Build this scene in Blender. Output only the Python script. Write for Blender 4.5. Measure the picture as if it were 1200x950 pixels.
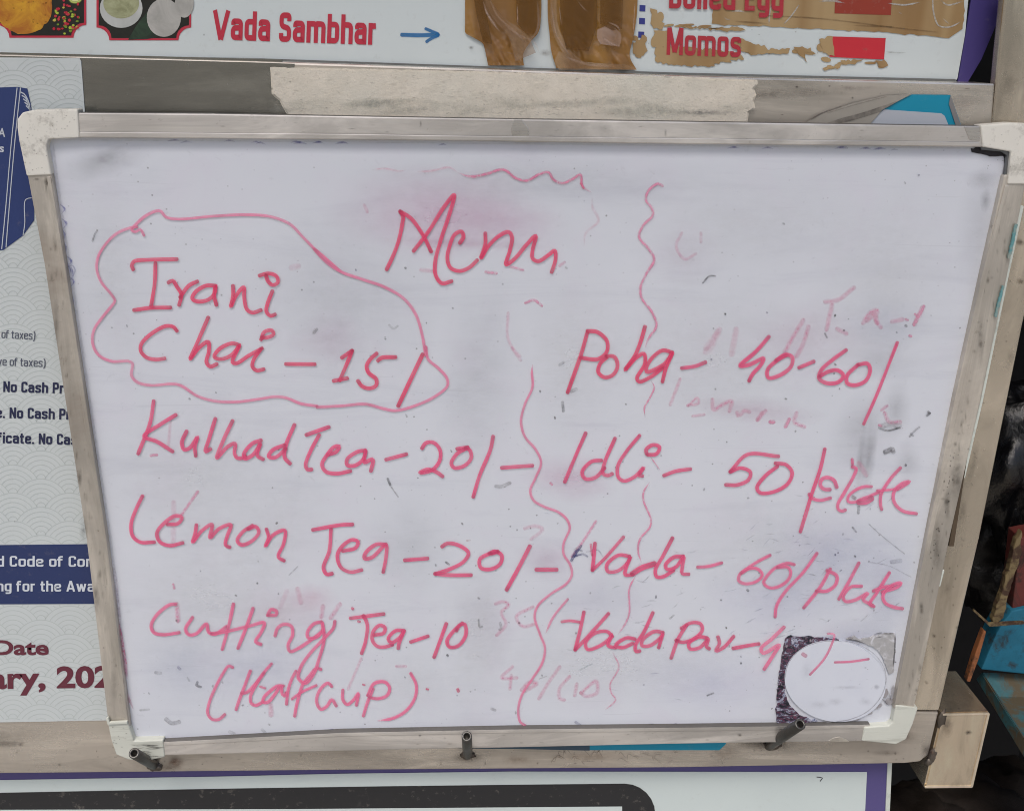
import bpy, bmesh, math, random
from mathutils import Vector, noise, Matrix
random.seed(7)
SC = bpy.context.scene
for o in list(bpy.data.objects): bpy.data.objects.remove(o)
COL = SC.collection

# ------------------------------------------------------------------ camera, sky, sun, exposure
Z0 = 1.20                                   # height of the board's middle above the ground
F = 1150.0; CX, CY = 600.0, 475.0           # camera measured on the 1200 x 950 photograph
CAMP = Vector((-0.0558, -0.6084, 0.2755 + Z0)); PIT, YAW, ROL = 0.3559, 0.0667, 0.0257
cp, sp, ct, st = math.cos(PIT), math.sin(PIT), math.cos(YAW), math.sin(YAW)
FW = Vector((st*cp, ct*cp, -sp)); r0 = Vector((ct, -st, 0)); u0 = r0.cross(FW)
RT = r0*math.cos(ROL) + u0*math.sin(ROL); UP = u0*math.cos(ROL) - r0*math.sin(ROL)
cam = bpy.data.cameras.new('camera'); camo = bpy.data.objects.new('camera', cam); COL.objects.link(camo)
cam.sensor_width = 36; cam.sensor_fit = 'HORIZONTAL'; cam.lens = F/1200*36; cam.clip_start = .02; cam.clip_end = 200
m = Matrix((RT, UP, -FW)).transposed().to_4x4(); m.translation = CAMP; camo.matrix_world = m
SC.camera = camo
SUN_EL, SUN_AZ = math.radians(58), math.radians(200)      # azimuth: measured from +Y clockwise; behind the viewer, to the left
w = bpy.data.worlds.new('World'); SC.world = w; w.use_nodes = True
nt = w.node_tree; nt.nodes.clear()
sky = nt.nodes.new('ShaderNodeTexSky'); sky.sky_type = 'NISHITA'; sky.sun_disc = False
sky.sun_elevation = SUN_EL; sky.sun_rotation = SUN_AZ; sky.air_density = 1.0; sky.dust_density = 4.0; sky.ozone_density = 1.0
bg = nt.nodes.new('ShaderNodeBackground'); bg.inputs[1].default_value = 0.085
ow = nt.nodes.new('ShaderNodeOutputWorld')
nt.links.new(sky.outputs[0], bg.inputs[0]); nt.links.new(bg.outputs[0], ow.inputs[0])
sl = bpy.data.lights.new('sun', 'SUN'); sl.energy = 1.0; sl.angle = math.radians(24); sl.color = (1, .97, .93)
so = bpy.data.objects.new('sun', sl); COL.objects.link(so)
sd = Vector((math.sin(SUN_AZ)*math.cos(SUN_EL), math.cos(SUN_AZ)*math.cos(SUN_EL), math.sin(SUN_EL)))
so.rotation_euler = sd.to_track_quat('Z', 'Y').to_euler()
vs = SC.view_settings; vs.view_transform = 'Standard'; vs.look = 'None'; vs.gamma = 1; vs.exposure = 0.62
vs.use_curve_mapping = False
SC.render.engine = 'CYCLES'; SC.cycles.transparent_max_bounces = 24; SC.cycles.max_bounces = 6; SC.cycles.filter_width = 1.0

# ------------------------------------------------------------------ helpers
def at(px, py, y=0.0):
    """the point of the vertical plane at depth y that the photograph shows at pixel px, py"""
    d = FW + RT*((px-CX)/F) + UP*((CY-py)/F)
    return CAMP + d*((y-CAMP.y)/d.y)
def lin(c): return tuple(((v/255)/12.92 if v/255 <= .04045 else ((v/255+.055)/1.055)**2.4) for v in c)
POS = {}
def tag(o, label=None, cat=None, group=None, kind=None):
    if label: o['label'] = label
    if cat: o['category'] = cat
    if group: o['group'] = group
    if kind: o['kind'] = kind
    return o
def thing(name, p, label, cat, group=None):
    o = bpy.data.objects.new(name, None); COL.objects.link(o); o.location = p; o.empty_display_size = .02
    POS[o] = Vector(p); return tag(o, label, cat, group)
def link(name, me, mat, parent=None, label=None):
    """links a mesh given in world coordinates with its origin at its middle"""
    n = len(me.vertices)
    c = sum((v.co for v in me.vertices), Vector())/max(n, 1)
    me.transform(Matrix.Translation(-c)); me.name = name
    o = bpy.data.objects.new(name, me); COL.objects.link(o); POS[o] = c
    if parent: o.parent = parent; o.location = c - POS[parent]
    else: o.location = c
    for mm in (mat if isinstance(mat, (list, tuple)) else [mat]): me.materials.append(mm)
    if label: o['label'] = label
    return o
def bmlink(name, bm, mat, parent=None, label=None, smooth=False):
    me = bpy.data.meshes.new(name); bm.to_mesh(me); bm.free()
    if smooth:
        for p in me.polygons: p.use_smooth = True
    return link(name, me, mat, parent, label)
def solid(bm, pts, back):
    """prism from front corners (world) extruded by the vector 'back'"""
    vs_ = [bm.verts.new(p) for p in pts]; ws = [bm.verts.new(p+back) for p in pts]
    n = len(pts)
    f = bm.faces.new(vs_); g = bm.faces.new(ws[::-1])
    for i in range(n): bm.faces.new((vs_[(i+1) % n], vs_[i], ws[i], ws[(i+1) % n]))
    bmesh.ops.recalc_face_normals(bm, faces=bm.faces)
    return f
def slab(name, poly, y, t, mat, parent=None, bev=0, label=None, seg=2, jag=0, sub=4):
    if jag: poly = jagged(poly, jag, sub)
    bm = bmesh.new(); solid(bm, [at(a, b, y) for a, b in poly], Vector((0, t, 0)))
    if bev:
        bmesh.ops.bevel(bm, geom=[e for e in bm.edges], offset=bev, segments=seg, affect='EDGES', profile=.6, clamp_overlap=True)
    return bmlink(name, bm, mat, parent, label, smooth=False)
def sheet(name, poly, y, mat, parent=None, label=None, jag=0, sub=4):
    if jag: poly = jagged(poly, jag, sub)
    return slab(name, poly, y, .00012, mat, parent, 0, label)
def jagged(poly, amp, step):
    out = []
    for i, (a, b) in enumerate(poly):
        c, d = poly[(i+1) % len(poly)]; L = math.hypot(c-a, d-b); n = max(1, int(L/step))
        nx, ny = (d-b)/max(L, 1e-6), -(c-a)/max(L, 1e-6)
        for k in range(n):
            t = k/n; j = random.gauss(0, amp) if k else 0
            out.append((a+(c-a)*t+nx*j, b+(d-b)*t+ny*j))
    return out
def ell(cx, cy, rx, ry, n=28, rot=0):
    cr, sr = math.cos(rot), math.sin(rot)
    return [(cx+rx*math.cos(2*math.pi*i/n)*cr-ry*math.sin(2*math.pi*i/n)*sr, cy+rx*math.cos(2*math.pi*i/n)*sr+ry*math.sin(2*math.pi*i/n)*cr) for i in range(n)]
def spline(P, step=2.0):
    if len(P) < 3:
        (a, b), (c, d) = P; n = max(2, int(math.hypot(c-a, d-b)/step))
        return [(a+(c-a)*i/n, b+(d-b)*i/n) for i in range(n+1)]
    Q = [(2*P[0][0]-P[1][0], 2*P[0][1]-P[1][1])]+list(P)+[(2*P[-1][0]-P[-2][0], 2*P[-1][1]-P[-2][1])]
    out = []
    for i in range(1, len(Q)-2):
        p0, p1, p2, p3 = [Vector(q) for q in Q[i-1:i+3]]
        # centripetal Catmull-Rom: no loops at sharp turns
        t1 = max((p1-p0).length, 1e-3)**.5; t2 = t1+max((p2-p1).length, 1e-3)**.5; t3 = t2+max((p3-p2).length, 1e-3)**.5
        n = max(1, int((p2-p1).length/step))
        for k in range(n):
            t = t1+(t2-t1)*k/n
            A1 = p0*((t1-t)/t1)+p1*(t/t1); A2 = p1*((t2-t)/(t2-t1))+p2*((t-t1)/(t2-t1)); A3 = p2*((t3-t)/(t3-t2))+p3*((t-t2)/(t3-t2))
            B1 = A1*((t2-t)/t2)+A2*(t/t2); B2 = A2*((t3-t)/(t3-t1))+A3*((t-t1)/(t3-t1))
            c = B1*((t2-t)/(t2-t1))+B2*((t-t1)/(t2-t1)); out.append((c.x, c.y))
    out.append(tuple(P[-1])); return out

class Ink:
    """collects marker strokes (ribbons a hair above a surface) with their own ink density per vertex"""
    def __init__(s, y, soft=False): s.v = []; s.f = []; s.c = []; s.y = y; s.k = 0; s.soft = soft; s.bs = 1.5e-6
    def stroke(s, P, w, col, a=1.0, ends=(1, 1), dark=.35, press=0.0, hard=False):
        C = spline(P); n = len(C)
        if n < 2: return
        y0 = s.y - (s.k % 10)*1e-5; s.k += 1
        prof = [(-1.05, 0), (-.6, .55), (-.2, .9), (.2, .9), (.6, .6), (1.05, 0)] if s.soft else [(-1.45, 0), (-1.02, .12), (-.86, .95), (-.35, .68), (.35, .74), (.86, .97), (1.02, .12), (1.45, 0)]
        # lengthen by a round cap
        acc = [0]
        for i in range(1, n): acc.append(acc[-1]+math.hypot(C[i][0]-C[i-1][0], C[i][1]-C[i-1][1]))
        L = acc[-1] or 1; base = len(s.v); ph = random.random()*100; rows = []
        h = w/2
        def row(c, d, wid, al, dk, sft):
            nx, ny = -d[1], d[0]
            for (o, pa) in prof:
                p = at(c[0]+d[0]*sft+nx*o*wid, c[1]+d[1]*sft+ny*o*wid, y0 - 8e-6*len(rows)/(n+8))
                s.v.append(p)
                s.c.append((*[cc*(1-dk) for cc in col], pa*al))
            rows.append(1)
        def dirn(i):
            a_, b_ = C[max(i-1, 0)], C[min(i+1, n-1)]; l = math.hypot(b_[0]-a_[0], b_[1]-a_[1]) or 1
            return ((b_[0]-a_[0])/l, (b_[1]-a_[1])/l)
        d0 = dirn(0)
        if ends[0]:
            for t in (-.97, -.72, -.4): row(C[0], d0, h*math.sqrt(1-t*t), a*(.35 if t < -.9 else 1), dark*.9, t*h)
        for i in range(n):
            wob = 1+.10*noise.noise(Vector((acc[i]*.045, ph, 0)))
            e = max(math.exp(-acc[i]/(w*.8))*ends[0], math.exp(-(L-acc[i])/(w*.8))*ends[1])
            tp = 1.0
            if not ends[0]: tp = min(tp, .25+acc[i]/(5*w))
            if not ends[1]: tp = min(tp, .25+(L-acc[i])/(5*w))
            den = 1+.26*noise.noise(Vector((acc[i]*.03, ph+9, 0)))
            row(C[i], dirn(i), h*wob*min(tp, 1), min(1, a*den*min(1, tp*1.2)), dark*e+press*.2*max(0, noise.noise(Vector((acc[i]*.06, ph+33, 0)))), 0)
        if ends[1]:
            for t in (.4, .72, .97): row(C[-1], dirn(n-1), h*math.sqrt(1-t*t), a*(.35 if t > .9 else 1), dark, t*h)
        R = len(rows); K = len(prof)
        for r in range(R-1):
            for q in range(K-1):
                i = base+r*K+q; s.f.append((i, i+1, i+K+1, i+K))
    def blob(s, cx, cy, rx, ry, col, a, rot=0, soft=True, rings=5, n=20):
        y0 = s.y - (s.k % 60)*s.bs; s.k += 1; b = len(s.v); cr, sr = math.cos(rot), math.sin(rot)
        s.v.append(at(cx, cy, y0)); s.c.append((*col, a))
        for j in range(1, rings+1):
            t = j/rings; al = a*((1-t)**1.3 if soft else (1 if j < rings else .0))
            for i in range(n):
                q = 2*math.pi*i/n; r = t*(1+.22*noise.noise(Vector((math.cos(q)*1.7+cx, math.sin(q)*1.7+cy, 3))))
                X, Y = rx*r*math.cos(q), ry*r*math.sin(q)
                s.v.append(at(cx+X*cr-Y*sr, cy+X*sr+Y*cr, y0)); s.c.append((*col, al))
        for i in range(n): s.f.append((b, b+1+i, b+1+(i+1) % n))
        for j in range(rings-1):
            for i in range(n):
                p = b+1+j*n; s.f.append((p+i, p+n+i, p+n+(i+1) % n, p+(i+1) % n))
    def build(s, name, mat, parent, label=None, kind=None):
        if not s.v: return
        me = bpy.data.meshes.new(name); me.from_pydata(s.v, [], s.f)
        ca = me.color_attributes.new('ink', 'FLOAT_COLOR', 'POINT')
        ca.data.foreach_set('color', [x for c in s.c for x in c])
        o = link(name, me, mat, parent, label)
        if kind: o['kind'] = kind
        return o

# ------------------------------------------------------------------ materials
MATS = {}
class NT:
    def __init__(s, name):
        s.m = bpy.data.materials.new(name); s.m.use_nodes = True; s.t = s.m.node_tree; s.t.nodes.clear()
        s.out = s.n('ShaderNodeOutputMaterial'); s.b = s.n('ShaderNodeBsdfPrincipled'); s.l(s.b.outputs[0], s.out.inputs[0])
        s.tc = s.n('ShaderNodeTexCoord')
    def n(s, t, **k):
        x = s.t.nodes.new(t)
        for a, v in k.items(): setattr(x, a, v)
        return x
    def l(s, a, b): s.t.links.new(a, b)
    def coord(s, sc=(1, 1, 1), rot=(0, 0, 0), world=False):
        mp = s.n('ShaderNodeMapping'); mp.inputs['Scale'].default_value = sc; mp.inputs['Rotation'].default_value = rot
        if world:
            g = s.n('ShaderNodeNewGeometry'); s.l(g.outputs['Position'], mp.inputs[0])
        else: s.l(s.tc.outputs['Object'], mp.inputs[0])
        return mp.outputs[0]
    def noise(s, sc, det=5, rough=.6, co=None, dist=0):
        x = s.n('ShaderNodeTexNoise'); x.inputs['Scale'].default_value = sc; x.inputs['Detail'].default_value = det
        x.inputs['Roughness'].default_value = rough; x.inputs['Distortion'].default_value = dist
        s.l(co or s.tc.outputs['Object'], x.inputs['Vector']); return x.outputs[0]
    def vor(s, sc, co=None, feat='F1'):
        x = s.n('ShaderNodeTexVoronoi'); x.feature = feat; x.inputs['Scale'].default_value = sc
        s.l(co or s.tc.outputs['Object'], x.inputs['Vector']); return x
    def ramp(s, f, stops):
        r = s.n('ShaderNodeValToRGB'); s.l(f, r.inputs[0]); e = r.color_ramp.elements
        while len(e) < len(stops): e.new(.5)
        for q, (p, c) in zip(e, stops):
            q.position = p; q.color = (c, c, c, 1) if not isinstance(c, (tuple, list)) else (*c[:3], 1)
        return r.outputs[0]
    def mix(s, f, a, b, mode='MIX'):
        x = s.n('ShaderNodeMix', data_type='RGBA', blend_type=mode)
        for v, i in ((f, 0), (a, 6), (b, 7)):
            if isinstance(v, (int, float)): x.inputs[i].default_value = v
            elif isinstance(v, tuple): x.inputs[i].default_value = (*v[:3], 1)
            else: s.l(v, x.inputs[i])
        return x.outputs[2]
    def math(s, op, a, b=0.0, clamp=False):
        x = s.n('ShaderNodeMath', operation=op, use_clamp=clamp)
        for v, i in ((a, 0), (b, 1)):
            if isinstance(v, (int, float)): x.inputs[i].default_value = v
            else: s.l(v, x.inputs[i])
        return x.outputs[0]
    def set(s, **k):
        for a, v in k.items():
            i = s.b.inputs[a.replace('_', ' ')]
            if isinstance(v, (int, float)): i.default_value = v
            elif isinstance(v, tuple): i.default_value = (*v[:3], 1)
            else: s.l(v, i)
    def bump(s, h, st=.3, d=.001):
        x = s.n('ShaderNodeBump'); x.inputs['Strength'].default_value = st; x.inputs['Distance'].default_value = d
        s.l(h, x.inputs['Height']); s.l(x.outputs[0], s.b.inputs['Normal'])

def printed(name, rgb, rough=.45, wear=.10, bump=.15):
    """printed film: flat ink with a little unevenness, dusty specks and wave"""
    if name in MATS: return MATS[name]
    t = NT(name); c = lin(rgb)
    n1 = t.noise(9, 6, .65, t.coord(world=True)); n2 = t.noise(160, 4, .7, t.coord(world=True))
    col = t.mix(t.ramp(n1, [(.35, 0.0), (.75, wear)]), c, tuple(x*.62+.02 for x in c))
    col = t.mix(t.ramp(n2, [(.60, 0.0), (.78, wear*1.3)]), col, (.32, .29, .25))
    t.set(Base_Color=col, Roughness=t.ramp(n1, [(.3, rough-.08), (.7, rough+.1)]), Specular_IOR_Level=.35)
    t.bump(t.noise(30, 3, .5, t.coord(world=True)), bump, .002)
    MATS[name] = t.m; return t.m

def ink_mat(name, drop_lo, drop_hi, nscale, rough=.35, floor=0.0, stretch=(1, 1, 1)):
    t = NT(name); a = t.n('ShaderNodeAttribute', attribute_name='ink')
    n = t.noise(nscale, 5, .7, t.coord(stretch, world=True))
    keep = t.ramp(n, [(drop_lo, floor), (drop_hi, 1.0)])
    al = t.math('MULTIPLY', a.outputs['Alpha'], keep, True)
    n2 = t.noise(220, 3, .6, t.coord(world=True))
    col = t.mix(t.ramp(n2, [(.35, 0.0), (.75, .0 if 'haze' in name else .28)]), a.outputs['Color'], t.mix(1, a.outputs['Color'], (.82, .62, .70), 'MULTIPLY'))
    t.set(Base_Color=col, Roughness=rough, Alpha=al, Specular_IOR_Level=.3)
    return t.m
M_INK = ink_mat('marker_ink', .15, .42, 420, .38, .72)
M_FADE = ink_mat('faded_marker_ink', .32, .60, 420, .5, .35)
M_GRIME = ink_mat('grime_film', .30, .66, 260, .6, .15)
M_SOFT = ink_mat('wiped_ink_haze', .2, .8, 45, .4, .35, (1, 1, 2.2))
M_STAIN = ink_mat('rust_and_dirt_stain', .30, .62, 190, .75, .2)

def m_board():
    t = NT('whiteboard_enamel'); co = t.coord(world=True)
    base = lin((211, 214, 222))
    big = t.noise(5, 4, .6, co, .4); mid = t.noise(22, 6, .65, co, .6)
    col = t.mix(t.ramp(big, [(.35, 0.0), (.70, .55)]), base, lin((202, 206, 214)))
    col = t.mix(t.ramp(mid, [(.50, 0.0), (.78, .40)]), col, lin((208, 202, 216)))
    wip = t.noise(14, 7, .7, t.coord((.35, 1, 2.6), (0, .35, 0), world=True), .8)
    col = t.mix(t.ramp(wip, [(.54, 0.0), (.80, .42)]), col, lin((176, 178, 192)))
    fine = t.noise(130, 8, .75, co, .5)
    col = t.mix(t.ramp(fine, [(.60, 0.0), (.80, .40)]), col, lin((150, 150, 160)))
    # sparse specks of dirt
    v = t.vor(95, co); sp_ = t.ramp(v.outputs['Distance'], [(.035, 1.0), (.075, 0.0)])
    sel = t.ramp(v.outputs['Color'], [(.80, 0.0), (.83, 1.0)])
    k = t.math('MULTIPLY', sp_, sel); col = t.mix(t.math('MULTIPLY', k, .65), col, (.10, .10, .11))
    v2 = t.vor(260, co); k2 = t.math('MULTIPLY', t.ramp(v2.outputs['Distance'], [(.05, 1.0), (.16, 0.0)]), t.ramp(v2.outputs['Color'], [(.86, 0.0), (.90, 1.0)]))
    col = t.mix(t.math('MULTIPLY', k2, .38), col, (.22, .21, .26))
    # hair scratches
    wv = t.noise(60, 3, .5, t.coord((.12, 1, 3.5), (0, .9, 0), world=True), 1.5)
    col = t.mix(t.ramp(wv, [(.70, 0.0), (.74, .16)]), col, lin((160, 160, 170)))
    t.set(Base_Color=col, Roughness=t.ramp(mid, [(.3, .30), (.7, .46)]), Specular_IOR_Level=.35)
    t.bump(t.noise(7, 3, .5, co), .12, .004)
    return t.m
M_BOARD = m_board()

def metal(name, rgb, rough=.38, dirt=(.16, .12, .08), dirt_amt=.5, metallic=.85, scratch=(1, 1, 30), stain=7.0, spec=.5, dlo=.52, top_shade=False, blotch=.35, grain=.22):
    t = NT(name); co = t.coord(world=True); c = lin(rgb)
    br = t.noise(90, 5, .7, t.coord(scratch, world=True)); big = t.noise(stain, 6, .62, co, .5); fine = t.noise(180, 5, .75, co)
    col = t.mix(t.ramp(br, [(.3, 0.0), (.7, grain)]), c, tuple(x*.72 for x in c))
    bl = t.noise(3.2, 4, .55, t.coord((1, 1, 1.4), world=True), .3); col = t.mix(t.ramp(bl, [(.42, blotch), (.60, 0.0)]), col, tuple(x*.45 for x in c)); b2 = t.noise(26, 5, .62, t.coord((.35, 1, .35) if scratch[0] == scratch[2] else ((.3, 1, 1.6) if scratch[0] < 1 else (1.6, 1, .3)), world=True), .8); col = t.mix(t.ramp(b2, [(.50, 0.0), (.64, .55)]), col, tuple(min(1, x*1.35) for x in c)); col = t.mix(t.ramp(b2, [(.34, .5), (.46, 0.0)]), col, tuple(x*.5 for x in c))
    dm = t.ramp(big, [(dlo, 0.0), (dlo+.2, dirt_amt)])
    col = t.mix(dm, col, dirt)
    fk = t.ramp(fine, [(.62, 0.0), (.72, dirt_amt)])
    col = t.mix(fk, col, dirt)
    v = t.vor(120, co); k = t.math('MULTIPLY', t.ramp(v.outputs['Distance'], [(.05, 1.0), (.12, 0.0)]), t.ramp(v.outputs['Color'], [(.82, 0.0), (.86, .7)]))
    col = t.mix(k, col, (.04, .03, .025))
    dd = t.math('MAXIMUM', dm, fk)
    if top_shade:  # contact shade above the rail put into the colour of upward faces
        g = t.n('ShaderNodeNewGeometry'); sx = t.n('ShaderNodeSeparateXYZ'); t.l(g.outputs['True Normal'], sx.inputs[0])
        up = t.ramp(sx.outputs[2], [(.25, 0.0), (.6, .9)]); col = t.mix(up, col, (.07, .065, .06)); dd = t.math('MAXIMUM', dd, up)
    t.set(Base_Color=col, Metallic=t.math('SUBTRACT', metallic, t.math('MULTIPLY', dd, .6), True), Roughness=t.math('ADD', t.ramp(br, [(.3, rough-grain*.25), (.7, rough+grain*.35)]), t.math('MULTIPLY', dd, .3)))
    t.bump(t.math('ADD', t.math('ADD', t.math('MULTIPLY', br, grain*4), t.math('MULTIPLY', fine, .6)), t.math('MULTIPLY', t.noise(9, 2, .4, co, .6), 10)), .13, .0006)
    return t.m
M_ALU_H = metal('dull_aluminium_along', (222, 217, 211), .33, metallic=.6, top_shade=True, blotch=.5, scratch=(.05, 1, 14), dirt=(.30, .27, .23), dirt_amt=.55)
M_ALU_V = metal('dull_aluminium_upright', (206, 199, 188), .38, metallic=.55, blotch=.4, scratch=(14, 1, .05), dirt=(.22, .18, .14), dirt_amt=.75, dlo=.47)
M_STEEL = metal('stained_steel', (218, 210, 199), .27, metallic=.8, blotch=.35, grain=.04, scratch=(.04, 1, 10), dirt=(.26, .20, .14), dirt_amt=.35, stain=9)
M_STEEL_DK = metal('dark_reflection_steel', (142, 141, 135), .24, metallic=.9, grain=.05, scratch=(.04, 1, 10), dirt=(.15, .14, .12), dirt_amt=.2)
M_STEEL_V = metal('stained_steel_upright', (214, 203, 185), .25, metallic=.8, blotch=.3, grain=.04, scratch=(10, 1, .04), dirt=(.24, .18, .12), dirt_amt=.35, stain=8)
M_PEG = metal('dark_welded_steel', (105, 103, 100), .38, dirt=(.06, .05, .04), dirt_amt=.7, stain=60)
M_WELD = metal('weld_bead', (120, 112, 104), .45, dirt=(.09, .05, .03), dirt_amt=.8, stain=120)

def plastic(name, rgb, dark, amt=.7, rough=.55, sc=70, st=(1, 1, 1)):
    t = NT(name); co = t.coord(world=True); n = t.noise(sc, 7, .75, t.coord(st, world=True)); b = t.noise(14, 4, .6, co)
    col = t.mix(t.ramp(n, [(.52, 0.0), (.74, amt)]), lin(rgb), lin(dark))
    col = t.mix(t.ramp(b, [(.45, 0.0), (.75, .35)]), col, tuple(x*.75 for x in lin(rgb)))
    t.set(Base_Color=col, Roughness=rough, Specular_IOR_Level=.3); t.bump(n, .35, .0008); return t.m
M_CAP = plastic('weathered_cream_plastic', (224, 221, 212), (112, 104, 92), .7, .5, 90)
M_CAPB = plastic('scraped_white_plastic', (204, 206, 196), (120, 118, 104), .75, .55, 60, (.15, 1, 2.5))
M_EDGE = plastic('white_board_edge', (206, 212, 204), (120, 120, 110), .6)

def m_plaster():
    t = NT('crusty_adhesive_foam'); co = t.coord(world=True)
    n = t.noise(90, 8, .72, co); f = t.noise(420, 4, .7, co); v = t.vor(300, t.coord((.55, 1, 1.3), (0, .2, 0), world=True)); b = t.noise(12, 4, .6, co)
    col = t.mix(t.ramp(n, [(.40, 0.0), (.75, .4)]), lin((222, 214, 200)), lin((184, 176, 160)))
    col = t.mix(t.ramp(b, [(.45, 0.0), (.70, .5)]), col, lin((196, 198, 188)))
    pit = t.math('MULTIPLY', t.math('MULTIPLY', t.ramp(v.outputs['Distance'], [(.05, 1.0), (.42, 0.0)]), t.ramp(v.outputs['Color'], [(.60, 0.0), (.90, 1.0)])), t.ramp(n, [(.42, 0.0), (.6, 1.0)]))
    col = t.mix(t.math('MULTIPLY', pit, .6), col, (.20, .18, .15)); col = t.mix(t.ramp(f, [(.60, 0.0), (.74, .35)]), col, lin((150, 138, 118)))
    t.set(Base_Color=col, Roughness=.85, Specular_IOR_Level=.15)
    t.bump(t.math('SUBTRACT', t.math('ADD', n, t.math('MULTIPLY', f, .35)), t.math('MULTIPLY', pit, .8)), .8, .0012); return t.m
M_PLASTER = m_plaster()

def m_tape(name, a, b, rough=.22, sc=40):
    t = NT(name); co = t.coord(world=True)
    n = t.noise(18, 2, .4, t.coord((3.2, 1, .25), world=True), .3); f = t.noise(sc, 6, .7, co)
    col = t.mix(t.ramp(n, [(.35, 0.0), (.65, 1.0)]), lin(a), lin(b))
    t.set(Base_Color=col, Roughness=t.ramp(f, [(.3, rough), (.7, rough+.2)]), Specular_IOR_Level=.6, Coat_Weight=.3, Coat_Roughness=.12)
    t.bump(f, .08, .0008); return t.m
M_TAPE = m_tape('brown_packing_tape', (160, 116, 48), (136, 94, 36))
M_TAPEF = m_tape('clear_brown_tape_fold', (178, 150, 118), (140, 104, 70), .15); M_TAPEF.node_tree.nodes['Principled BSDF'].inputs['Alpha'].default_value = .5
M_TAPED = m_tape('old_flaking_brown_tape', (176, 148, 104), (150, 116, 70), .5, 90)

def flat(name, rgb, rough=.5, var=.3, sc=60, metallic=0, bump=.2, spec=.4, d=.001):
    if name in MATS: return MATS[name]
    t = NT(name); n = t.noise(sc, 6, .7, t.coord(world=True)); c = lin(rgb)
    t.set(Base_Color=t.mix(t.ramp(n, [(.3, 0.0), (.75, var)]), c, tuple(x*.4 for x in c)), Roughness=rough, Metallic=metallic, Specular_IOR_Level=spec)
    t.bump(n, bump, d); MATS[name] = t.m; return t.m
def worn(name, rgb, under, sc=30, lo=.5, hi=.58, rough=.5):
    t = NT(name); n = t.noise(sc, 8, .7, t.coord(world=True), .6); n2 = t.noise(sc*4, 5, .7, t.coord(world=True))
    k = t.ramp(n, [(lo, 0.0), (hi, 1.0)]); c = t.mix(t.ramp(n2, [(.4, 0.0), (.8, .5)]), lin(rgb), tuple(x*.5 for x in lin(rgb)))
    t.set(Base_Color=t.mix(k, c, lin(under)), Roughness=t.ramp(n, [(.4, rough), (.6, .85)])); t.bump(n, .4, .001); return t.m

# ------------------------------------------------------------------ setting: ground, stall interior
def boxmesh(name, a, b, mat, parent=None, bev=0, label=None):
    bm = bmesh.new(); bmesh.ops.create_cube(bm, size=1)
    for v in bm.verts: v.co = Vector([(a[i]+b[i])/2+v.co[i]*(b[i]-a[i]) for i in range(3)])
    if bev: bmesh.ops.bevel(bm, geom=list(bm.edges), offset=bev, segments=2, affect='EDGES')
    return bmlink(name, bm, mat, parent, label)
tg = NT('dusty_ground'); n_ = tg.noise(1.2, 8, .65, tg.coord(world=True)); nf = tg.noise(40, 6, .7, tg.coord(world=True))
tg.set(Base_Color=tg.mix(tg.ramp(nf, [(.35, 0.0), (.7, .5)]), tg.mix(tg.ramp(n_, [(.3, 0.0), (.7, 1.0)]), (.47, .44, .385), (.34, .32, .28)), (.27, .25, .215)), Roughness=.9); tg.bump(nf, .5, .01)
bm = bmesh.new()
for x in range(2):
    for yy in range(2): bm.verts.new((-60+120*x, -60+120*yy, 0))
bm.verts.ensure_lookup_table(); bm.faces.new([bm.verts[i] for i in (0, 2, 3, 1)]); tag(bmlink('ground', bm, tg.m), kind='structure')
M_DARK = flat('dark_shade_interior', (24, 24, 26), .9, .5, 12)  # the interior's shade put into a near-black colour
bm = bmesh.new()                                            # back, side, top and floor of the dark space behind the counter
def quad(*p): bm.faces.new([bm.verts.new(q) for q in p])
xl, xr, yb, zt, yf = -.9, .95, .75, 2.1, .09
quad((xl, yb, .01), (xr, yb, .01), (xr, yb, zt), (xl, yb, zt)); quad((xr, yf, .01), (xr, yb, .01), (xr, yb, zt), (xr, yf, zt))
quad((xl, yf, zt), (xr, yf, zt), (xr, yb, zt), (xl, yb, zt)); quad((xl, yf, .01), (xr, yf, .01), (xr, yb, .01), (xl, yb, .01))
quad((xl, yf, .01), (xl, yb, .01), (xl, yb, zt), (xl, yf, zt))
tag(bmlink('stall_interior', bm, M_DARK), kind='structure')
tag(boxmesh('added_shade_canopy', (-1.6, -.36, 2.12), (1.4, .9, 2.15), flat('shade_canopy_sheet', (120, 122, 120), .6, .3, 8)), kind='structure')  # added roof out of view, shades the upper part of the board

# ------------------------------------------------------------------ text
def lettering(s, x0, y0, x1, y1, cap, y, mat, parent, bold=.0, label=None, slant=0.0):
    """flat print: s runs from pixel x0,y0 to x1,y1 along its baseline, capital height 'cap' pixels"""
    cu = bpy.data.curves.new('t', 'FONT'); cu.body = s; cu.size = 1; cu.offset = bold; cu.resolution_u = 4
    ob = bpy.data.objects.new('t', cu); COL.objects.link(ob)
    dg = bpy.context.evaluated_depsgraph_get(); me = bpy.data.meshes.new_from_object(ob.evaluated_get(dg))
    bpy.data.objects.remove(ob); bpy.data.curves.remove(cu)
    xs = [v.co.x for v in me.vertices]; a, b = min(xs), max(xs); L = math.hypot(x1-x0, y1-y0)
    ux, uy = (x1-x0)/L, (y1-y0)/L; k = cap/.70
    for v in me.vertices:
        u = (v.co.x-a)/(b-a)*L; q = v.co.y*k
        v.co = at(x0+ux*u+(uy+slant)*q, y0+uy*u-ux*q, y)
    me.materials.clear()
    return link('lettering', me, mat, parent, label)

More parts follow.
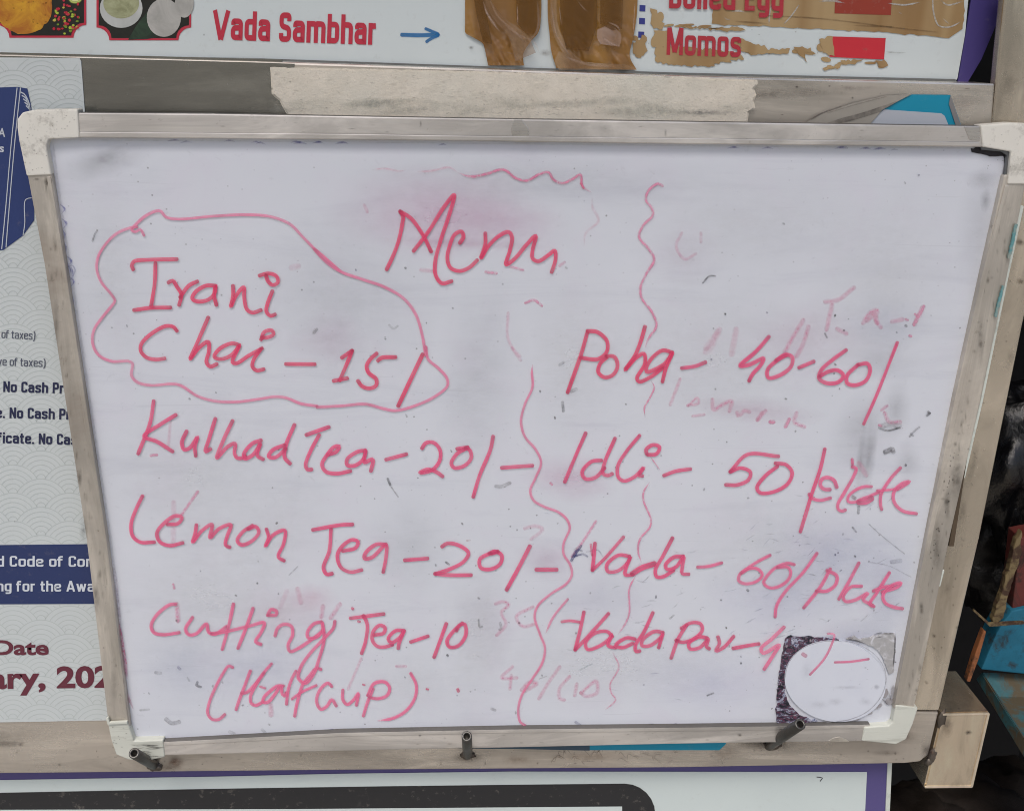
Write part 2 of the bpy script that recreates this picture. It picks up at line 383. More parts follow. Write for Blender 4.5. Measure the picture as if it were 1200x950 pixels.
def glyph(c, t):
    b, X, C, W = t/2, .74-t/2, 1-t/2, .36
    G = {'a': (W, [[(.01, X-.13), (.01, X), (W, X), (W, 0)], [(W, .43), (0, .41), (0, b), (W, b), (W, .2)]]), 'b': (W, [[(0, 0), (0, 1)], [(0, b), (W, b), (W, X), (0, X)]]),
    'c': (W, [[(W, X-.15), (W, X), (0, X), (0, b), (W, b), (W, .15+b)]]), 'd': (W, [[(W, 0), (W, 1)], [(W, b), (0, b), (0, X), (W, X)]]), 'e': (W, [[(0, .39), (W, .39), (W, X), (0, X), (0, b), (W, b), (W, .13+b)]]),
    'f': (.2, [[(.02, 0), (.02, C), (.26, C)], [(-.12, X), (.24, X)]]), 'g': (W, [[(W, X), (0, X), (0, b+.02), (W, b+.02)], [(W, .74), (W, -.24+b), (0, -.24+b)]]), 'h': (W, [[(0, 0), (0, 1)], [(0, X), (W, X), (W, 0)]]),
    'i': (0, [[(0, 0), (0, .74)], [(0, .84), (0, 1.02)]]), 'l': (0, [[(0, 0), (0, 1)]]), 'm': (W*1.9, [[(0, 0), (0, .74)], [(0, X), (W*.95, X), (W*.95, 0)], [(W*.95, X), (W*1.9, X), (W*1.9, 0)]]), 'n': (W, [[(0, 0), (0, .74)], [(0, X), (W, X), (W, 0)]]),
    'o': (W, [[(W/2, X), (0, X), (0, b), (W, b), (W, X), (W/2, X)]]), 'r': (.2, [[(0, 0), (0, .74)], [(0, X-.02), (.24, X)]]), 's': (W*.94, [[(W*.94, X-.13), (W*.94, X), (0, X), (0, .41), (W*.94, .35), (W*.94, b), (0, b), (0, .13+b)]]),
    't': (.2, [[(.06, .95), (.06, b), (.26, b)], [(-.08, X), (.26, X)]]), 'u': (W, [[(0, .74), (0, b), (W, b)], [(W, .74), (W, 0)]]), 'v': (W, [[(0, .74), (W/2, 0)], [(W/2, 0), (W, .74)]]), 'w': (.6, [[(0, .74), (.15, 0)], [(.15, 0), (.3, .7)], [(.3, .7), (.45, 0)], [(.45, 0), (.6, .74)]]),
    'x': (W, [[(0, 0), (W, .74)], [(0, .74), (W, 0)]]), 'z': (W*.9, [[(0, X), (W*.9, X)], [(W*.9, X), (0, b)], [(0, b), (W*.9, b)]]), '.': (0, [[(0, 0), (0, t)]]), ')': (.14, [[(0, 1.05), (.14, .8), (.14, .05), (0, -.2)]]),
    'A': (.5, [[(0, 0), (.24, 1)], [(.26, 1), (.5, 0)], [(.1, .28), (.4, .28)]]), 'B': (W, [[(0, 0), (0, 1)], [(0, b), (W, b), (W, .5), (0, .5)], [(0, .5), (W*.94, .5), (W*.94, C), (0, C)]]), 'C': (W, [[(W, C-.22), (W, C), (0, C), (0, b), (W, b), (W, .22+b)]]),
    'E': (.3, [[(0, 0), (0, 1)], [(0, C), (.36, C)], [(0, .5), (.32, .5)], [(0, b), (.36, b)]]), 'M': (.6, [[(0, 0), (0, 1)], [(.03, 1), (.29, .1)], [(.31, .1), (.57, 1)], [(.6, 1), (.6, 0)]]), 'N': (W*1.1, [[(0, 0), (0, 1)], [(0, .97), (W*1.1, .03)], [(W*1.1, 0), (W*1.1, 1)]]),
    'P': (W, [[(0, 0), (0, 1)], [(0, C), (W, C), (W, .44), (0, .44)]]), 'S': (W, [[(W, C-.2), (W, C), (0, C), (0, .54), (W, .46), (W, b), (0, b), (0, .2+b)]]), 'V': (.56, [[(-.03, 1), (.27, 0)], [(.29, 0), (.59, 1)]]), ' ': (.06, [])}
    return G[c]
def condensed(s, x0, y0, x1, y1, cap, y, mat, parent, t=.2, label=None, r=.13):
    """condensed block letters drawn as bands of one width, from pixel x0,y0 to x1,y1, capital height 'cap' pixels"""
    adv, items = t/2, []
    for ch in s:
        W, ps = glyph(ch, t); items += [[(adv+a, b) for a, b in p] for p in ps]; adv += W+t+.085
    tot = adv-.085-t/2; L = math.hypot(x1-x0, y1-y0); ux, uy = (x1-x0)/L, (y1-y0)/L; kx = L/tot
    vv, ff, k = [], [], 0
    for p in items:
        q = [p[0]]
        for i in range(1, len(p)-1):
            a, b, c = Vector(p[i-1]), Vector(p[i]), Vector(p[i+1]); d1, d2 = a-b, c-b; turn = d1.angle(d2)
            rr = min(r, d1.length*.49, d2.length*.49)
            if turn < 1.2: q.append(tuple(b)); continue
            A, B = b+d1.normalized()*rr, b+d2.normalized()*rr
            for j in range(6):
                u = j/5; z = A*(1-u)**2+b*2*u*(1-u)+B*u*u; q.append((z.x, z.y))
        q.append(p[-1]); k += 1
        n = len(q); base = len(vv)
        for i in range(n):
            a, b = Vector(q[max(i-1, 0)]), Vector(q[min(i+1, n-1)]); d = (b-a).normalized(); m_ = Vector((-d.y, d.x))
            w_ = t/2
            if 0 < i < n-1:
                e1 = (Vector(q[i])-Vector(q[i-1])).normalized(); w_ = min(t/2/max(abs(m_.dot(Vector((-e1.y, e1.x)))), .4), t)
            for sg in (1, -1):
                g = Vector(q[i])+m_*sg*w_
                vv.append(at(x0+ux*g.x*kx+uy*g.y*cap, y0+uy*g.x*kx-ux*g.y*cap, y-k*6e-6))
            if i: ff.append((base+2*i-2, base+2*i-1, base+2*i+1, base+2*i))
    me = bpy.data.meshes.new('lettering'); me.from_pydata(vv, [], ff)
    return link('lettering', me, mat, parent, label)

# ------------------------------------------------------------------ steel frame behind the board
YS = .012                                    # front of the steel frame
fr = thing('steel_display_frame', (0, .03, Z0-.25), 'stained stainless steel frame with welded pegs that carries the whiteboard', 'frame')
slab('back_sheet', [(-60, 60), (330, 70), (330, 900), (-60, 905)], YS+.002, .004, M_STEEL_DK, fr)
slab('top_rail', [(-60, 63), (0, 64), (300, 72), (600, 82), (800, 89), (1166, 98), (1160, 175), (600, 175), (-60, 170)], YS, .035, M_STEEL, fr, .0012)
slab('rail_dark_reflection', [(-60, 64.5), (0, 65.5), (300, 73.5), (345, 75), (345, 172), (-60, 168)], YS-.0006, .001, M_STEEL_DK, fr)  # dark reflection on the rail's left part put into a darker sheet
slab('bottom_rail', [(-60, 843), (-60, 907), (0, 906), (400, 902), (800, 899), (1060, 894), (1078, 892), (1088, 884), (1100, 834), (600, 826), (-60, 826)], YS-.0002, .035, M_STEEL, fr, .0015)
slab('upright', [(1181, -40), (1163, 140), (1062, 825), (1064, 832), (1100.5, 832.5), (1148, 630), (1200, 374), (1290, -40)], YS-.0008, .008, M_STEEL_V, fr, .0016, seg=3)
# square stub welded to the corner, running back into the stall
P = [(1104, 835), (1160, 834), (1139, 923), (1083, 924)]
bm = bmesh.new(); solid(bm, [at(a, b, YS-.001) for a, b in P], Vector((0, .055, 0)))
bmesh.ops.bevel(bm, geom=list(bm.edges), offset=.0012, segments=2, affect='EDGES')
bmlink('stub_tube', bm, metal('bright_stub_steel', (240, 224, 200), .24, metallic=.9, scratch=(1, 1, .5), dirt=(.24, .18, .12), dirt_amt=.12, blotch=.2, grain=.03), fr)
for q_ in ([(1105, 836), (1159, 835), (1159, 837), (1105, 838)], [(1157, 838), (1160, 836), (1140, 922), (1137, 922)], [(1084, 921), (1139, 920.5), (1139, 922.5), (1084, 923)]):  # bright edge highlights of the stub painted as thin strips
    slab('rim_highlight', q_, YS-.0017, .001, metal('bright_rim_highlight', (228, 214, 192), .3, metallic=.6, dirt_amt=.05, grain=.02, blotch=.1), fr)
def bead(cx, cy, rx, ry, yy, seed):
    bm = bmesh.new(); bmesh.ops.create_icosphere(bm, subdivisions=3, radius=1)
    c = at(cx, cy, yy); ax = (at(cx+rx, cy, yy)-c).length; az = (at(cx, cy+ry, yy)-c).length
    for v in bm.verts:
        d = 1+.35*noise.noise(v.co*2.2+Vector((seed, 0, 0)))+.12*noise.noise(v.co*6+Vector((0, seed, 0)))
        v.co = c+Vector((v.co.x*ax*d, v.co.y*ax*.55*d, v.co.z*az*d))
    return bmlink('weld_bead', bm, M_WELD, fr, smooth=True)
bead(1104, 842, 5, 10, YS, 1); bead(1093, 885, 4.5, 8, YS, 5); bead(1089, 892, 4, 4, YS, 9)
# pegs
def peg(b, t, r=.0037, yt=-.030):
    B, T = at(*b, YS+.001), at(*t, yt); ax = (T-B).normalized(); s = ax.cross(Vector((0, 0, 1))).normalized(); u = s.cross(ax)
    bm = bmesh.new(); N = 24; rings = []
    seq = [(B, r), (B+(T-B)*.5, r*1.02), (T-ax*.0006, r), (T, r*.9), (T, r*.62), (T-ax*.0008, r*.55), (T-ax*.010, r*.55)]
    for c, q in seq: rings.append([bm.verts.new(c+s*q*math.cos(2*math.pi*i/N)+u*q*math.sin(2*math.pi*i/N)) for i in range(N)])
    for a_, b_ in zip(rings, rings[1:]):
        for i in range(N): bm.faces.new((a_[i], a_[(i+1) % N], b_[(i+1) % N], b_[i]))
    bm.faces.new(rings[-1]); bmesh.ops.recalc_face_normals(bm, faces=bm.faces)
    return bmlink('support_peg', bm, M_PEG, fr, smooth=True)
peg((181, 896), (157, 882)); peg((548, 884), (547, 862)); peg((901, 873), (938, 848), .0041)
bead(906, 871, 10, 6, YS, 12); bead(548, 884, 9, 4, YS, 15); bead(182, 897, 9, 5, YS, 18)
# stains on the steel
gi = Ink(YS-.0012)
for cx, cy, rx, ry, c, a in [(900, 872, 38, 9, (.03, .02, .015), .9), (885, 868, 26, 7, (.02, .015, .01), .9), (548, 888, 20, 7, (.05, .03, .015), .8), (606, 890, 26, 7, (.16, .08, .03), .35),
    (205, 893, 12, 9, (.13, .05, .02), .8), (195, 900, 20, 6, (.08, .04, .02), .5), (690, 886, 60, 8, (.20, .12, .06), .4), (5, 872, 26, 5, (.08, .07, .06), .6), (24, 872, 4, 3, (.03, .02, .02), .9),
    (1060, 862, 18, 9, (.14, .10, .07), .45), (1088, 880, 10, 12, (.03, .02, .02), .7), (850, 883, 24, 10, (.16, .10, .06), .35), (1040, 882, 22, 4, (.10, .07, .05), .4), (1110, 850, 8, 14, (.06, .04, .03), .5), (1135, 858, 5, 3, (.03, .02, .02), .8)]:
    gi.blob(cx, cy, rx, ry, c, a)
for i in range(26):
    x = random.uniform(640, 800); y_ = random.uniform(882, 897)
    gi.stroke([(x, y_), (x+random.uniform(-6, 9), y_-random.uniform(3, 8)), (x+random.uniform(2, 16), y_+random.uniform(-6, 4))], 1.2, (.09, .06, .04), .45, (0, 0), 0)
for i in range(40): gi.blob(random.uniform(0, 1080), random.uniform(874, 896), random.uniform(1, 3), random.uniform(.8, 2), (.05, .03, .02), .6)
gi.build('rust_stain', M_STAIN, fr, kind='stuff')
gi = Ink(YS-.0004)
for cx, cy, rx, ry, c, a in [(940, 108, 90, 7, (.36, .33, .28), .5), (830, 130, 70, 7, (.20, .20, .19), .7), (900, 112, 40, 6, (.22, .20, .17), .4), (1000, 103, 30, 4, (.25, .2, .17), .4), (1130, 122, 18, 12, (.5, .44, .40), .3), (934, 102, 2, 1.5, (.04, .02, .02), .9), (999, 115, 2, 2, (.04, .02, .02), .9), (972, 101, 2.4, 1.2, (.05, .02, .02), .8), (985, 126, 3, 1.5, (.05, .04, .03), .8), (82, 127, 5, 3, (.02, .02, .02), .9)]:
    gi.blob(cx, cy, rx, ry, c, a)
for k in range(14): gi.blob(random.uniform(900, 1150), random.uniform(100, 140), random.uniform(1, 5), random.uniform(.6, 1.6), (.16, .12, .09), .6)
gi.build('rust_stain', M_STAIN, fr, kind='stuff')
gi = Ink(YS-.0018)
for cx, cy, rx, ry, a, rot in [(1196, 284, 7, 5, .95, .3), (1196, 330, 6, 4, .85, 0), (1185, 420, 5, 16, .25, .2), (1140, 545, 6, 30, .3, .25), (1128, 600, 5, 14, .35, .2), (1110, 690, 4, 8, .3, .2), (1095, 745, 3, 3, .9, 0), (1086, 800, 3, 2, .7, 0), (1168, 60, 2, 30, .3, .1), (1185, 100, 14, 18, .2, 0)]:
    gi.blob(cx, cy, rx, ry, (.06, .045, .03), a, rot)
for k in range(30):
    t_ = random.random(); gi.blob(1195-110*t_+random.uniform(-6, 14), 250+570*t_, random.uniform(.8, 2), random.uniform(.8, 2.4), (.05, .035, .025), .7)
gi.build('rust_stain', M_STAIN, fr, kind='stuff')

# adhesive foam strip stuck on the top rail
pl = [(316, 79), (420, 81), (560, 84), (700, 88), (800, 90), (888, 94), (889, 98), (884, 104), (887, 111), (884, 119), (886, 127), (878, 132), (876, 150), (345, 150), (334, 131), (327, 118), (318, 110)]
bm = bmesh.new(); pj = jagged(pl, .28, 5); f = solid(bm, [at(a, b, .0085) for a, b in pj], Vector((0, .0034, 0)))
bmesh.ops.bevel(bm, geom=[e for e in bm.edges if all(abs(v.co.y-.0085) < 1e-6 for v in e.verts)], offset=.0011, segments=2, affect='EDGES')
tag(bmlink('adhesive_strip', bm, M_PLASTER), 'long cream strip of crusty foam adhesive stuck along the steel rail above the whiteboard', 'adhesive strip')

fo = bpy.data.objects['adhesive_strip']; gi = Ink(.0082)
for k_ in range(330):
    x = random.uniform(322, 878); y_ = random.uniform(80+.016*(x-316)+3, 131+.012*(x-316)); l = random.uniform(.6, 4.5)
    if k_ % 2: y_ = 131+.012*(x-316)-abs(random.gauss(0, 12)); y_ = max(y_, 92)
    gi.blob(x, y_, l, random.uniform(.4, 1.1), random.choice([(.20, .18, .15), (.28, .26, .22), (.36, .34, .30), (.62, .60, .54)]), random.uniform(.2, .5), random.uniform(-.4, .4), rings=3, n=8)
for k_ in range(26): gi.blob(random.uniform(340, 870), random.uniform(116, 134), random.uniform(30, 70), random.uniform(5, 10), lin((188, 190, 180)), .3, random.uniform(-.1, .1), rings=5, n=14)  # strip gets greyer towards its lower edge
gi.blob(830, 132, 50, 4, (.25, .25, .25), .5); gi.blob(340, 96, 1.6, 1.6, (.03, .03, .03), .9)
gi.build('pits_and_grey_tone', M_STAIN, fo, kind='stuff')

# ------------------------------------------------------------------ upper banner
YB = .034
ub = thing('menu_banner', at(600, 60, YB), 'white menu banner with red dish names, food pictures and brown tape above the whiteboard', 'banner')
M_WH = printed('banner_white', (214, 222, 222), .40, .12)
M_RED = printed('banner_red_print', (196, 52, 72), .42, .15)
M_PUR = printed('banner_purple_print', (76, 66, 128), .45, .15)
slab('banner_sheet', [(-60, -60), (-60, 80), (1110, 110), (1122, 92), (1131, 40), (1140, -60)], YB, .0008, M_WH, ub)
slab('purple_border', [(1139, -60), (1138, 0), (1130, 50), (1120, 110), (1126, 110), (1150, 70), (1168, 28), (1178, -60)], YB+.0001, .0012, M_PUR, ub)
# the wooden-dark gap edge line under the banner
slab('banner_hem', [(-60, 62), (300, 68.5), (600, 79), (800, 85.5), (1120, 93), (1120, 99), (-60, 72)], YB-.002, .0016, flat('grey_seam', (120, 122, 120), .5, .5, 80), ub)
condensed('Vada Sambhar', 249, 46.5, 441, 53, 34.5, YB-.0003, M_RED, ub, .19, 'red printed words Vada Sambhar')
ar = Ink(YB-.0003); blue = lin((38, 118, 178))
ar.stroke([(471, 41), (490, 41.5), (513, 41)], 4.6, blue, 1, (1, 1), .1); ar.stroke([(499, 34), (506, 37), (514, 41), (506, 45), (500, 49)], 3.6, blue, 1, (1, 1), .1)
ar.build('blue_arrow', M_INK, ub, 'hand drawn blue arrow after Vada Sambhar')
M_NAVYP = printed('navy_print', (58, 64, 140), .45)
for (x, y_) in [(750, -6), (753, 10), (752.5, 25), (751.5, 41)]:
    sheet('navy_square', [(x-3.4, y_-3.8), (x+3.4, y_-3.4), (x+3.2, y_+3.8), (x-3.6, y_+3.4)], YB-.0003, M_NAVYP, ub)
# brown tape remains round the lower words
yo_ = YB-.00042
for (x, y_, a, b) in [(802, 30, 12, 1.6), (826, 31, 8, 1.4), (866, 52, 10, 3), (884, 60, 12, 2.4), (912, 60, 10, 2.2), (934, 60, 6, 3), (948, 62, 7, 2.4), (962, 56, 5, 5), (968, 70, 6, 3), (990, 74, 9, 2), (744, 45, 4, 3), (752, 60, 5, 4), (748, 66, 4, 2), (784, 30, 6, 1.5), (1020, 74, 7, 1.6), (1034, 78, 5, 2), (972, 80, 8, 1.5), (846, 70, 12, 2), (774, 20, 4, 6), (768, 48, 5, 8)]:
    yo_ -= .00001; sheet('tape_remnant', ell(x, y_, a, b, 14, random.uniform(-.2, .4)), yo_, M_TAPED, ub, jag=1.0, sub=2)
for poly in [
    [(762, 10), (770, 12), (772, 22), (779, 28), (776, 35), (766, 34), (763, 24)],
    [(766, 36), (782, 36), (784, 60), (806, 66), (834, 69), (838, 78), (790, 77), (768, 72)],
    [(772, 52), (866, 62), (872, 70), (845, 72), (836, 78), (790, 76)],
    [(741, 50), (750, 47), (752, 41), (758, 44), (757, 55), (759, 60), (750, 66), (742, 63)],
    [(868, 45), (880, 50), (898, 56), (902, 62), (880, 65), (868, 60)],
    [(898, 59), (926, 57), (924, 63), (900, 63)], [(930, 55), (950, 56), (957, 64), (942, 61), (946, 74), (938, 66)],
    [(960, 46), (976, 43), (978, 66), (964, 62), (962, 54)], [(985, 71), (1012, 70), (1002, 76), (988, 75)], [(964, 80), (986, 75), (984, 80), (966, 83)],
    [(1024, 72), (1036, 70), (1041, 77), (1033, 79)], [(802, 33), (826, 34), (846, 36), (874, 36), (870, 33), (800, 31)]]:
    yo_ -= .00002; sheet('tape_remnant', poly, yo_, M_TAPED, ub, jag=.9, sub=3)
sheet('tape_strip', [(872, -40), (835, -2), (834, 28), (925, 33), (1040, 38), (1112, 45), (1128, 34), (1134, -40)], YB-.0005, M_TAPED, ub, jag=.6, sub=5)
# white flakes torn out of the tape
condensed('Momos', 781, 64.5, 868, 67.5, 32, YB-.0009, printed('red_under_tape', (184, 54, 66), .4, .3), ub, .17, 'red printed word Momos among tape remains')
fl = Ink(YB-.0007); wh = lin((214, 218, 214))
for P_ in [[(937, 5), (928, 18), (918, 29)], [(905, 2), (902, 16), (901, 30)], [(848, 20), (852, 23), (856, 23)], [(1093, -4), (1094, 14), (1100, 30), (1112, 32), (1126, 26)], [(1102, 0), (1110, 6), (1128, 2)], [(857, 14), (866, 13), (874, 15)], [(1053, 14), (1057, 17)], [(1058, 36), (1060, 33)], [(960, 2), (975, 1), (990, 4)], [(1040, 4), (1060, 6), (1078, 3)], [(1105, 22), (1112, 28)]]:
    fl.stroke(P_, random.uniform(1.2, 2.6), wh, .85, (0, 0), 0)
fl.build('torn_flakes', M_FADE, ub, kind='stuff')
condensed('Boiled Egg', 784, 10, 918, 14, 32, YB-.0012, printed('red_under_tape', (184, 54, 66), .4, .3), ub, .18)
sheet('red_price_box', [(976, 43), (1038, 45), (1036, 70), (972, 67)], YB-.0006, printed('bright_red_print', (206, 50, 62), .4, .1), ub)
sheet('red_price_box', [(979, -14), (1046, -14), (1044, 18), (978, 16)], YB-.0007, printed('taped_red_print', (156, 62, 46), .4, .25), ub)
# torn tape creases
cr = Ink(YB-.0009)
for P_ in [[(885, 18), (960, 22), (1060, 34), (1100, 38)], [(1038, 61), (1052, 62), (1062, 62)], [(1000, 30), (1050, 32)], [(860, 25), (900, 28)]]:
    cr.stroke(P_, 1.6, (.10, .06, .03), .5, (0, 0), 0)
for k in range(18): cr.blob(random.uniform(760, 960), random.uniform(30, 75), random.uniform(.6, 2), random.uniform(.5, 1.2), (.18, .10, .05), .7)
cr.blob(552, 56, 4, 2.4, (.08, .07, .06), .8); cr.blob(639, 62, 7, 5, (.12, .07, .04), .7); cr.blob(1014, 58, 4, 2, (.5, .25, .2), .4); cr.blob(239, 41, 1.6, 1.6, (.1, .1, .1), .7)
cr.build('dirt_flecks', M_STAIN, ub, kind='stuff')
def crinkle(name, Lp, Rp, nu, nv, y, amp, mat, parent, seed, label=None, fold=None):
    """a tape patch: grid between a left and a right outline, with creases in its depth"""
    bm = bmesh.new(); Ls = spline(Lp, 1.5); Rs = spline(Rp, 1.5); G = []
    for j in range(nv+1):
        a_ = Ls[int(j/nv*(len(Ls)-1))]; b_ = Rs[int(j/nv*(len(Rs)-1))]; row = []
        for i in range(nu+1):
            t_ = i/nu; x = a_[0]+(b_[0]-a_[0])*t_; y_ = a_[1]+(b_[1]-a_[1])*t_
            lo = min(1, max(0, (y_-12)/40)); h = .55*abs(noise.noise(Vector((x*.05+seed, y_*.006, seed))))+lo*.8*abs(noise.noise(Vector((x*.09-y_*.05, y_*.03+x*.02+seed, 2))))+lo*.12*noise.noise(Vector((x*.2, y_*.2, seed)))
            row.append(bm.verts.new(at(x, y_, y-amp*h)))
        G.append(row)
    for j in range(nv):
        for i in range(nu): bm.faces.new((G[j][i], G[j+1][i], G[j+1][i+1], G[j][i+1]))
    return bmlink(name, bm, mat, parent, label, smooth=True)
crinkle('brown_tape', [(545, -30), (545, 10), (545, 30), (545, 38), (546, 39.5), (556, 45), (565, 50.5), (566.5, 52.5), (569, 62), (572, 77)], [(634, -30), (634, 20), (631, 38), (621, 50), (613, 64), (614, 77)], 46, 60, YB-.001, .0035, M_TAPE, ub, 3.1, 'left patch of crumpled brown packing tape')
crinkle('brown_tape', [(642, -30), (642, 20), (644, 40), (646, 60), (652, 80)], [(748, -30), (746, 20), (742, 45), (738, 66), (746, 82)], 52, 60, YB-.001, .0035, M_TAPE, ub, 8.7, 'right patch of crumpled brown packing tape')
M_PKT = m_tape('pinkish_shiny_tape', (190, 164, 150), (160, 126, 100), .12); M_PKT.node_tree.nodes['Principled BSDF'].inputs['Alpha'].default_value = .6
crinkle('tape_fold', [(560, -10), (578, 22), (596, 44), (604, 72)], [(568, -10), (590, 20), (618, 42), (628, 62)], 14, 40, YB-.0052, .002, M_TAPEF, ub, 5.2)
crinkle('tape_fold', [(700, 35), (700, 45), (704, 52)], [(716, 28), (728, 42), (726, 55)], 14, 14, YB-.0052, .002, M_PKT, ub, 1.2)
crinkle('tape_fold', [(655, 60), (650, 72), (655, 82)], [(690, 78), (735, 76), (746, 82)], 14, 14, YB-.0052, .0015, M_TAPEF, ub, 4.2)
crinkle('tape_fold', [(645, -10), (646, 30), (660, 62), (680, 78)], [(652, -10), (654, 30), (668, 58), (688, 76)], 6, 40, YB-.0055, .001, M_TAPEF, ub, 6.2)
t = NT('amber_film_layer'); t.set(Base_Color=lin((112, 74, 26)), Roughness=.2, Alpha=.36, Specular_IOR_Level=.5); M_LAY = t.m
for q_ in ([(605, -20), (633, -20), (632, 32), (628, 40), (616, 40), (605, 26)], [(552, -20), (564, -20), (571, 20), (577, 52), (566, 50), (559, 20)], [(656, -20), (700, -20), (700, 30), (690, 60), (664, 58), (656, 30)], [(704, -20), (731, -20), (729, 34), (718, 36), (703, 28)]):
    sheet('film_layer', q_, YB-.0060, M_LAY, ub)
fl = Ink(YB-.0070, True)  # pale highlights on the tape film painted as strokes
for P_ in [[(574, 0), (584, 20), (600, 34), (616, 50)], [(590, 28), (606, 40), (626, 50), (632, 62)], [(566, 2), (572, 18), (586, 38)], [(592, 62), (604, 63)], [(646, 4), (652, 40), (668, 66)], [(676, 0), (684, 10), (690, 14)], [(712, 26), (724, 32), (728, 42)], [(706, 44), (718, 52), (727, 54)], [(660, 66), (690, 76), (720, 78)], [(630, 2), (630, 34), (618, 52)], [(744, 4), (742, 40)], [(606, 6), (607, 30)], [(655, 6), (658, 30)]]:
    fl.stroke(P_, random.uniform(1.2, 4), lin((188, 164, 148)), random.uniform(.3, .75), (0, 0), 0)
fl.build('film_highlights', M_FADE, ub, kind='stuff')
# food pictures
def notch(x0, y0, x1, y1, r):
    o = []
    for (cx, cy, a0) in [(x1, y1, 270), (x0, y1, 0)]:
        o += [(cx+r*math.cos(math.radians(a0-q*90/5)), cy+r*math.sin(math.radians(a0-q*90/5)))for q in range(6)]
    return [(x0, y0)]+[(x1, y0)]+o
M_FD = flat('print_dark_food', (34, 34, 26), .42, .6, 200)
def picture(x0, y0, x1, y1, label):
    p = sheet('picture_frame', notch(x0, y0, x1, y1, 15), YB-.0003, M_RED, ub, label)
    sheet('picture_ground', notch(x0+2.6, y0, x1-2.6, y1-2.6, 15), YB-.00045, M_FD, p); return p
p1 = picture(-4, -40, 101, 44.5, 'printed picture of yellow snack with pomegranate seeds')
def food(name, rgb, rgb2, sc): 
    t = NT(name); n = t.noise(sc, 6, .7, t.coord(world=True), 1); t.set(Base_Color=t.mix(t.ramp(n, [(.38, 0.0), (.62, 1.0)]), lin(rgb), lin(rgb2)), Roughness=.4); return t.m
sheet('yellow_snack', ell(28, 10, 33, 30, 30), YB-.0006, food('print_yellow', (214, 158, 34), (176, 104, 22), 60), p1, jag=.8, sub=3)
dots = Ink(YB-.0008)
for k in range(60):
    x, y_ = random.gauss(76, 10), random.gauss(24, 12)
    if 58 < x < 97 and y_ < 40: dots.blob(x, y_, random.uniform(1.6, 3), random.uniform(1.4, 2.6), random.choice([lin((190, 44, 60)), lin((198, 60, 74)), lin((176, 196, 70)), lin((120, 150, 50)), lin((206, 190, 90))]), .95, soft=False, rings=3, n=8)
for k in range(16): dots.blob(random.uniform(4, 56), random.uniform(-4, 34), random.uniform(1, 2.4), random.uniform(.8, 1.6), lin((120, 66, 20)), .6, soft=True, rings=3, n=8)
dots.blob(88, -3, 9, 8, lin((190, 204, 110)), 1, soft=False); dots.blob(88, -3, 6.4, 5.6, lin((222, 226, 160)), 1, soft=False)
dots.build('garnish_print', M_INK, p1, kind='stuff')
p2 = picture(113, -40, 224, 47.5, 'printed picture of white idlis with a bowl of chutney')
sheet('leaf_print', [(150, 47), (160, 30), (176, 10), (186, 20), (184, 44), (172, 46)], YB-.0005, food('print_green', (40, 66, 44), (22, 38, 26), 90), p2)
M_WHD = food('print_white_dish', (206, 208, 204), (184, 186, 182), 20); M_IDLI = food('print_idli', (188, 186, 180), (164, 162, 156), 50)
sheet('idli_print', ell(216, 4, 11, 17), YB-.0006, M_IDLI, p2)
sheet('idli_print', ell(192, 21, 20, 22.5), YB-.0007, M_IDLI, p2)
sheet('bowl_print', ell(142, 10, 25, 23), YB-.0006, M_WHD, p2)
sheet('chutney_print', ell(142, 4, 21, 18), YB-.0007, food('print_chutney', (176, 178, 140), (140, 142, 104), 90), p2)

# ------------------------------------------------------------------ award poster on the left
YP = .0108
ap = thing('award_poster', at(40, 845, YP), 'pale poster with scale pattern, navy ribbon and award text left of the whiteboard', 'poster')
M_PW = printed('poster_white', (200, 206, 206), .45, .10)
slab('poster_sheet', [(-60, 67), (93, 68.5), (95, 72), (100, 140), (160, 400), (210, 842), (-60, 847)], YP, .0008, M_PW, ap)
# seigaiha scales: arcs clipped by the rows in front of them
arc = Ink(YP-.0001); R_ = 33.0; gcol = lin((178, 188, 186))
cs = []
for j in range(0, 52):
    yy = 66+j*16.5; off = R_ if j % 2 else 0
    for i in range(-1, 3): cs.append((i*2*R_+off-18, yy+R_, j))
vseg, fseg = [], []
y_edge = lambda y_: 96 + (y_-130)*.13
for (cx, cy, j) in cs:
    for r in (33, 27.5, 22, 16.5, 11, 5.5):
        prev = None
        for q in range(0, 37):
            th = math.pi*q/36; x, y_ = cx+r*math.cos(th), cy-r*math.sin(th)
            ok = 69 < y_ < 843 and x < (92.5 if y_ < 74 else min(93.5+(y_-74)*.09, y_edge(y_)+30)) and x > -30
            if ok:
                for (c2, d2, j2) in cs:
                    if j < j2 <= j+3 and (x-c2)**2+(y_-d2)**2 < (R_-.1)**2: ok = False; break
            if ok and not (638 < y_ < 708):
                if prev is not None:
                    nx, ny = math.cos(th)*.42, -math.sin(th)*.42; b = len(vseg)
                    (px_, py_, pn, pm) = prev
                    vseg += [at(px_-pn, py_-pm, YP-.0001), at(px_+pn, py_+pm, YP-.0001), at(x+nx, y_+ny, YP-.0001), at(x-nx, y_-ny, YP-.0001)]
                    fseg.append((b, b+1, b+2, b+3))
                prev = (x, y_, math.cos(th)*.42, -math.sin(th)*.42)
            else: prev = None
me = bpy.data.meshes.new('p'); me.from_pydata(vseg, [], fseg)
tag(link('scale_pattern', me, printed('poster_pattern_grey', (186, 194, 192), .45, .1), ap), kind='stuff')
M_NV = printed('poster_navy', (44, 60, 110), .42, .12); M_LN = printed('poster_line', (190, 196, 206), .42, .1)
rb = sheet('navy_ribbon', [(-60, 105), (20, 102), (32, 104), (36, 122), (44, 190), (49, 232), (40, 236), (40, 258), (27, 276), (4, 293), (-60, 300)], YP-.0003, M_NV, ap)
ln = []
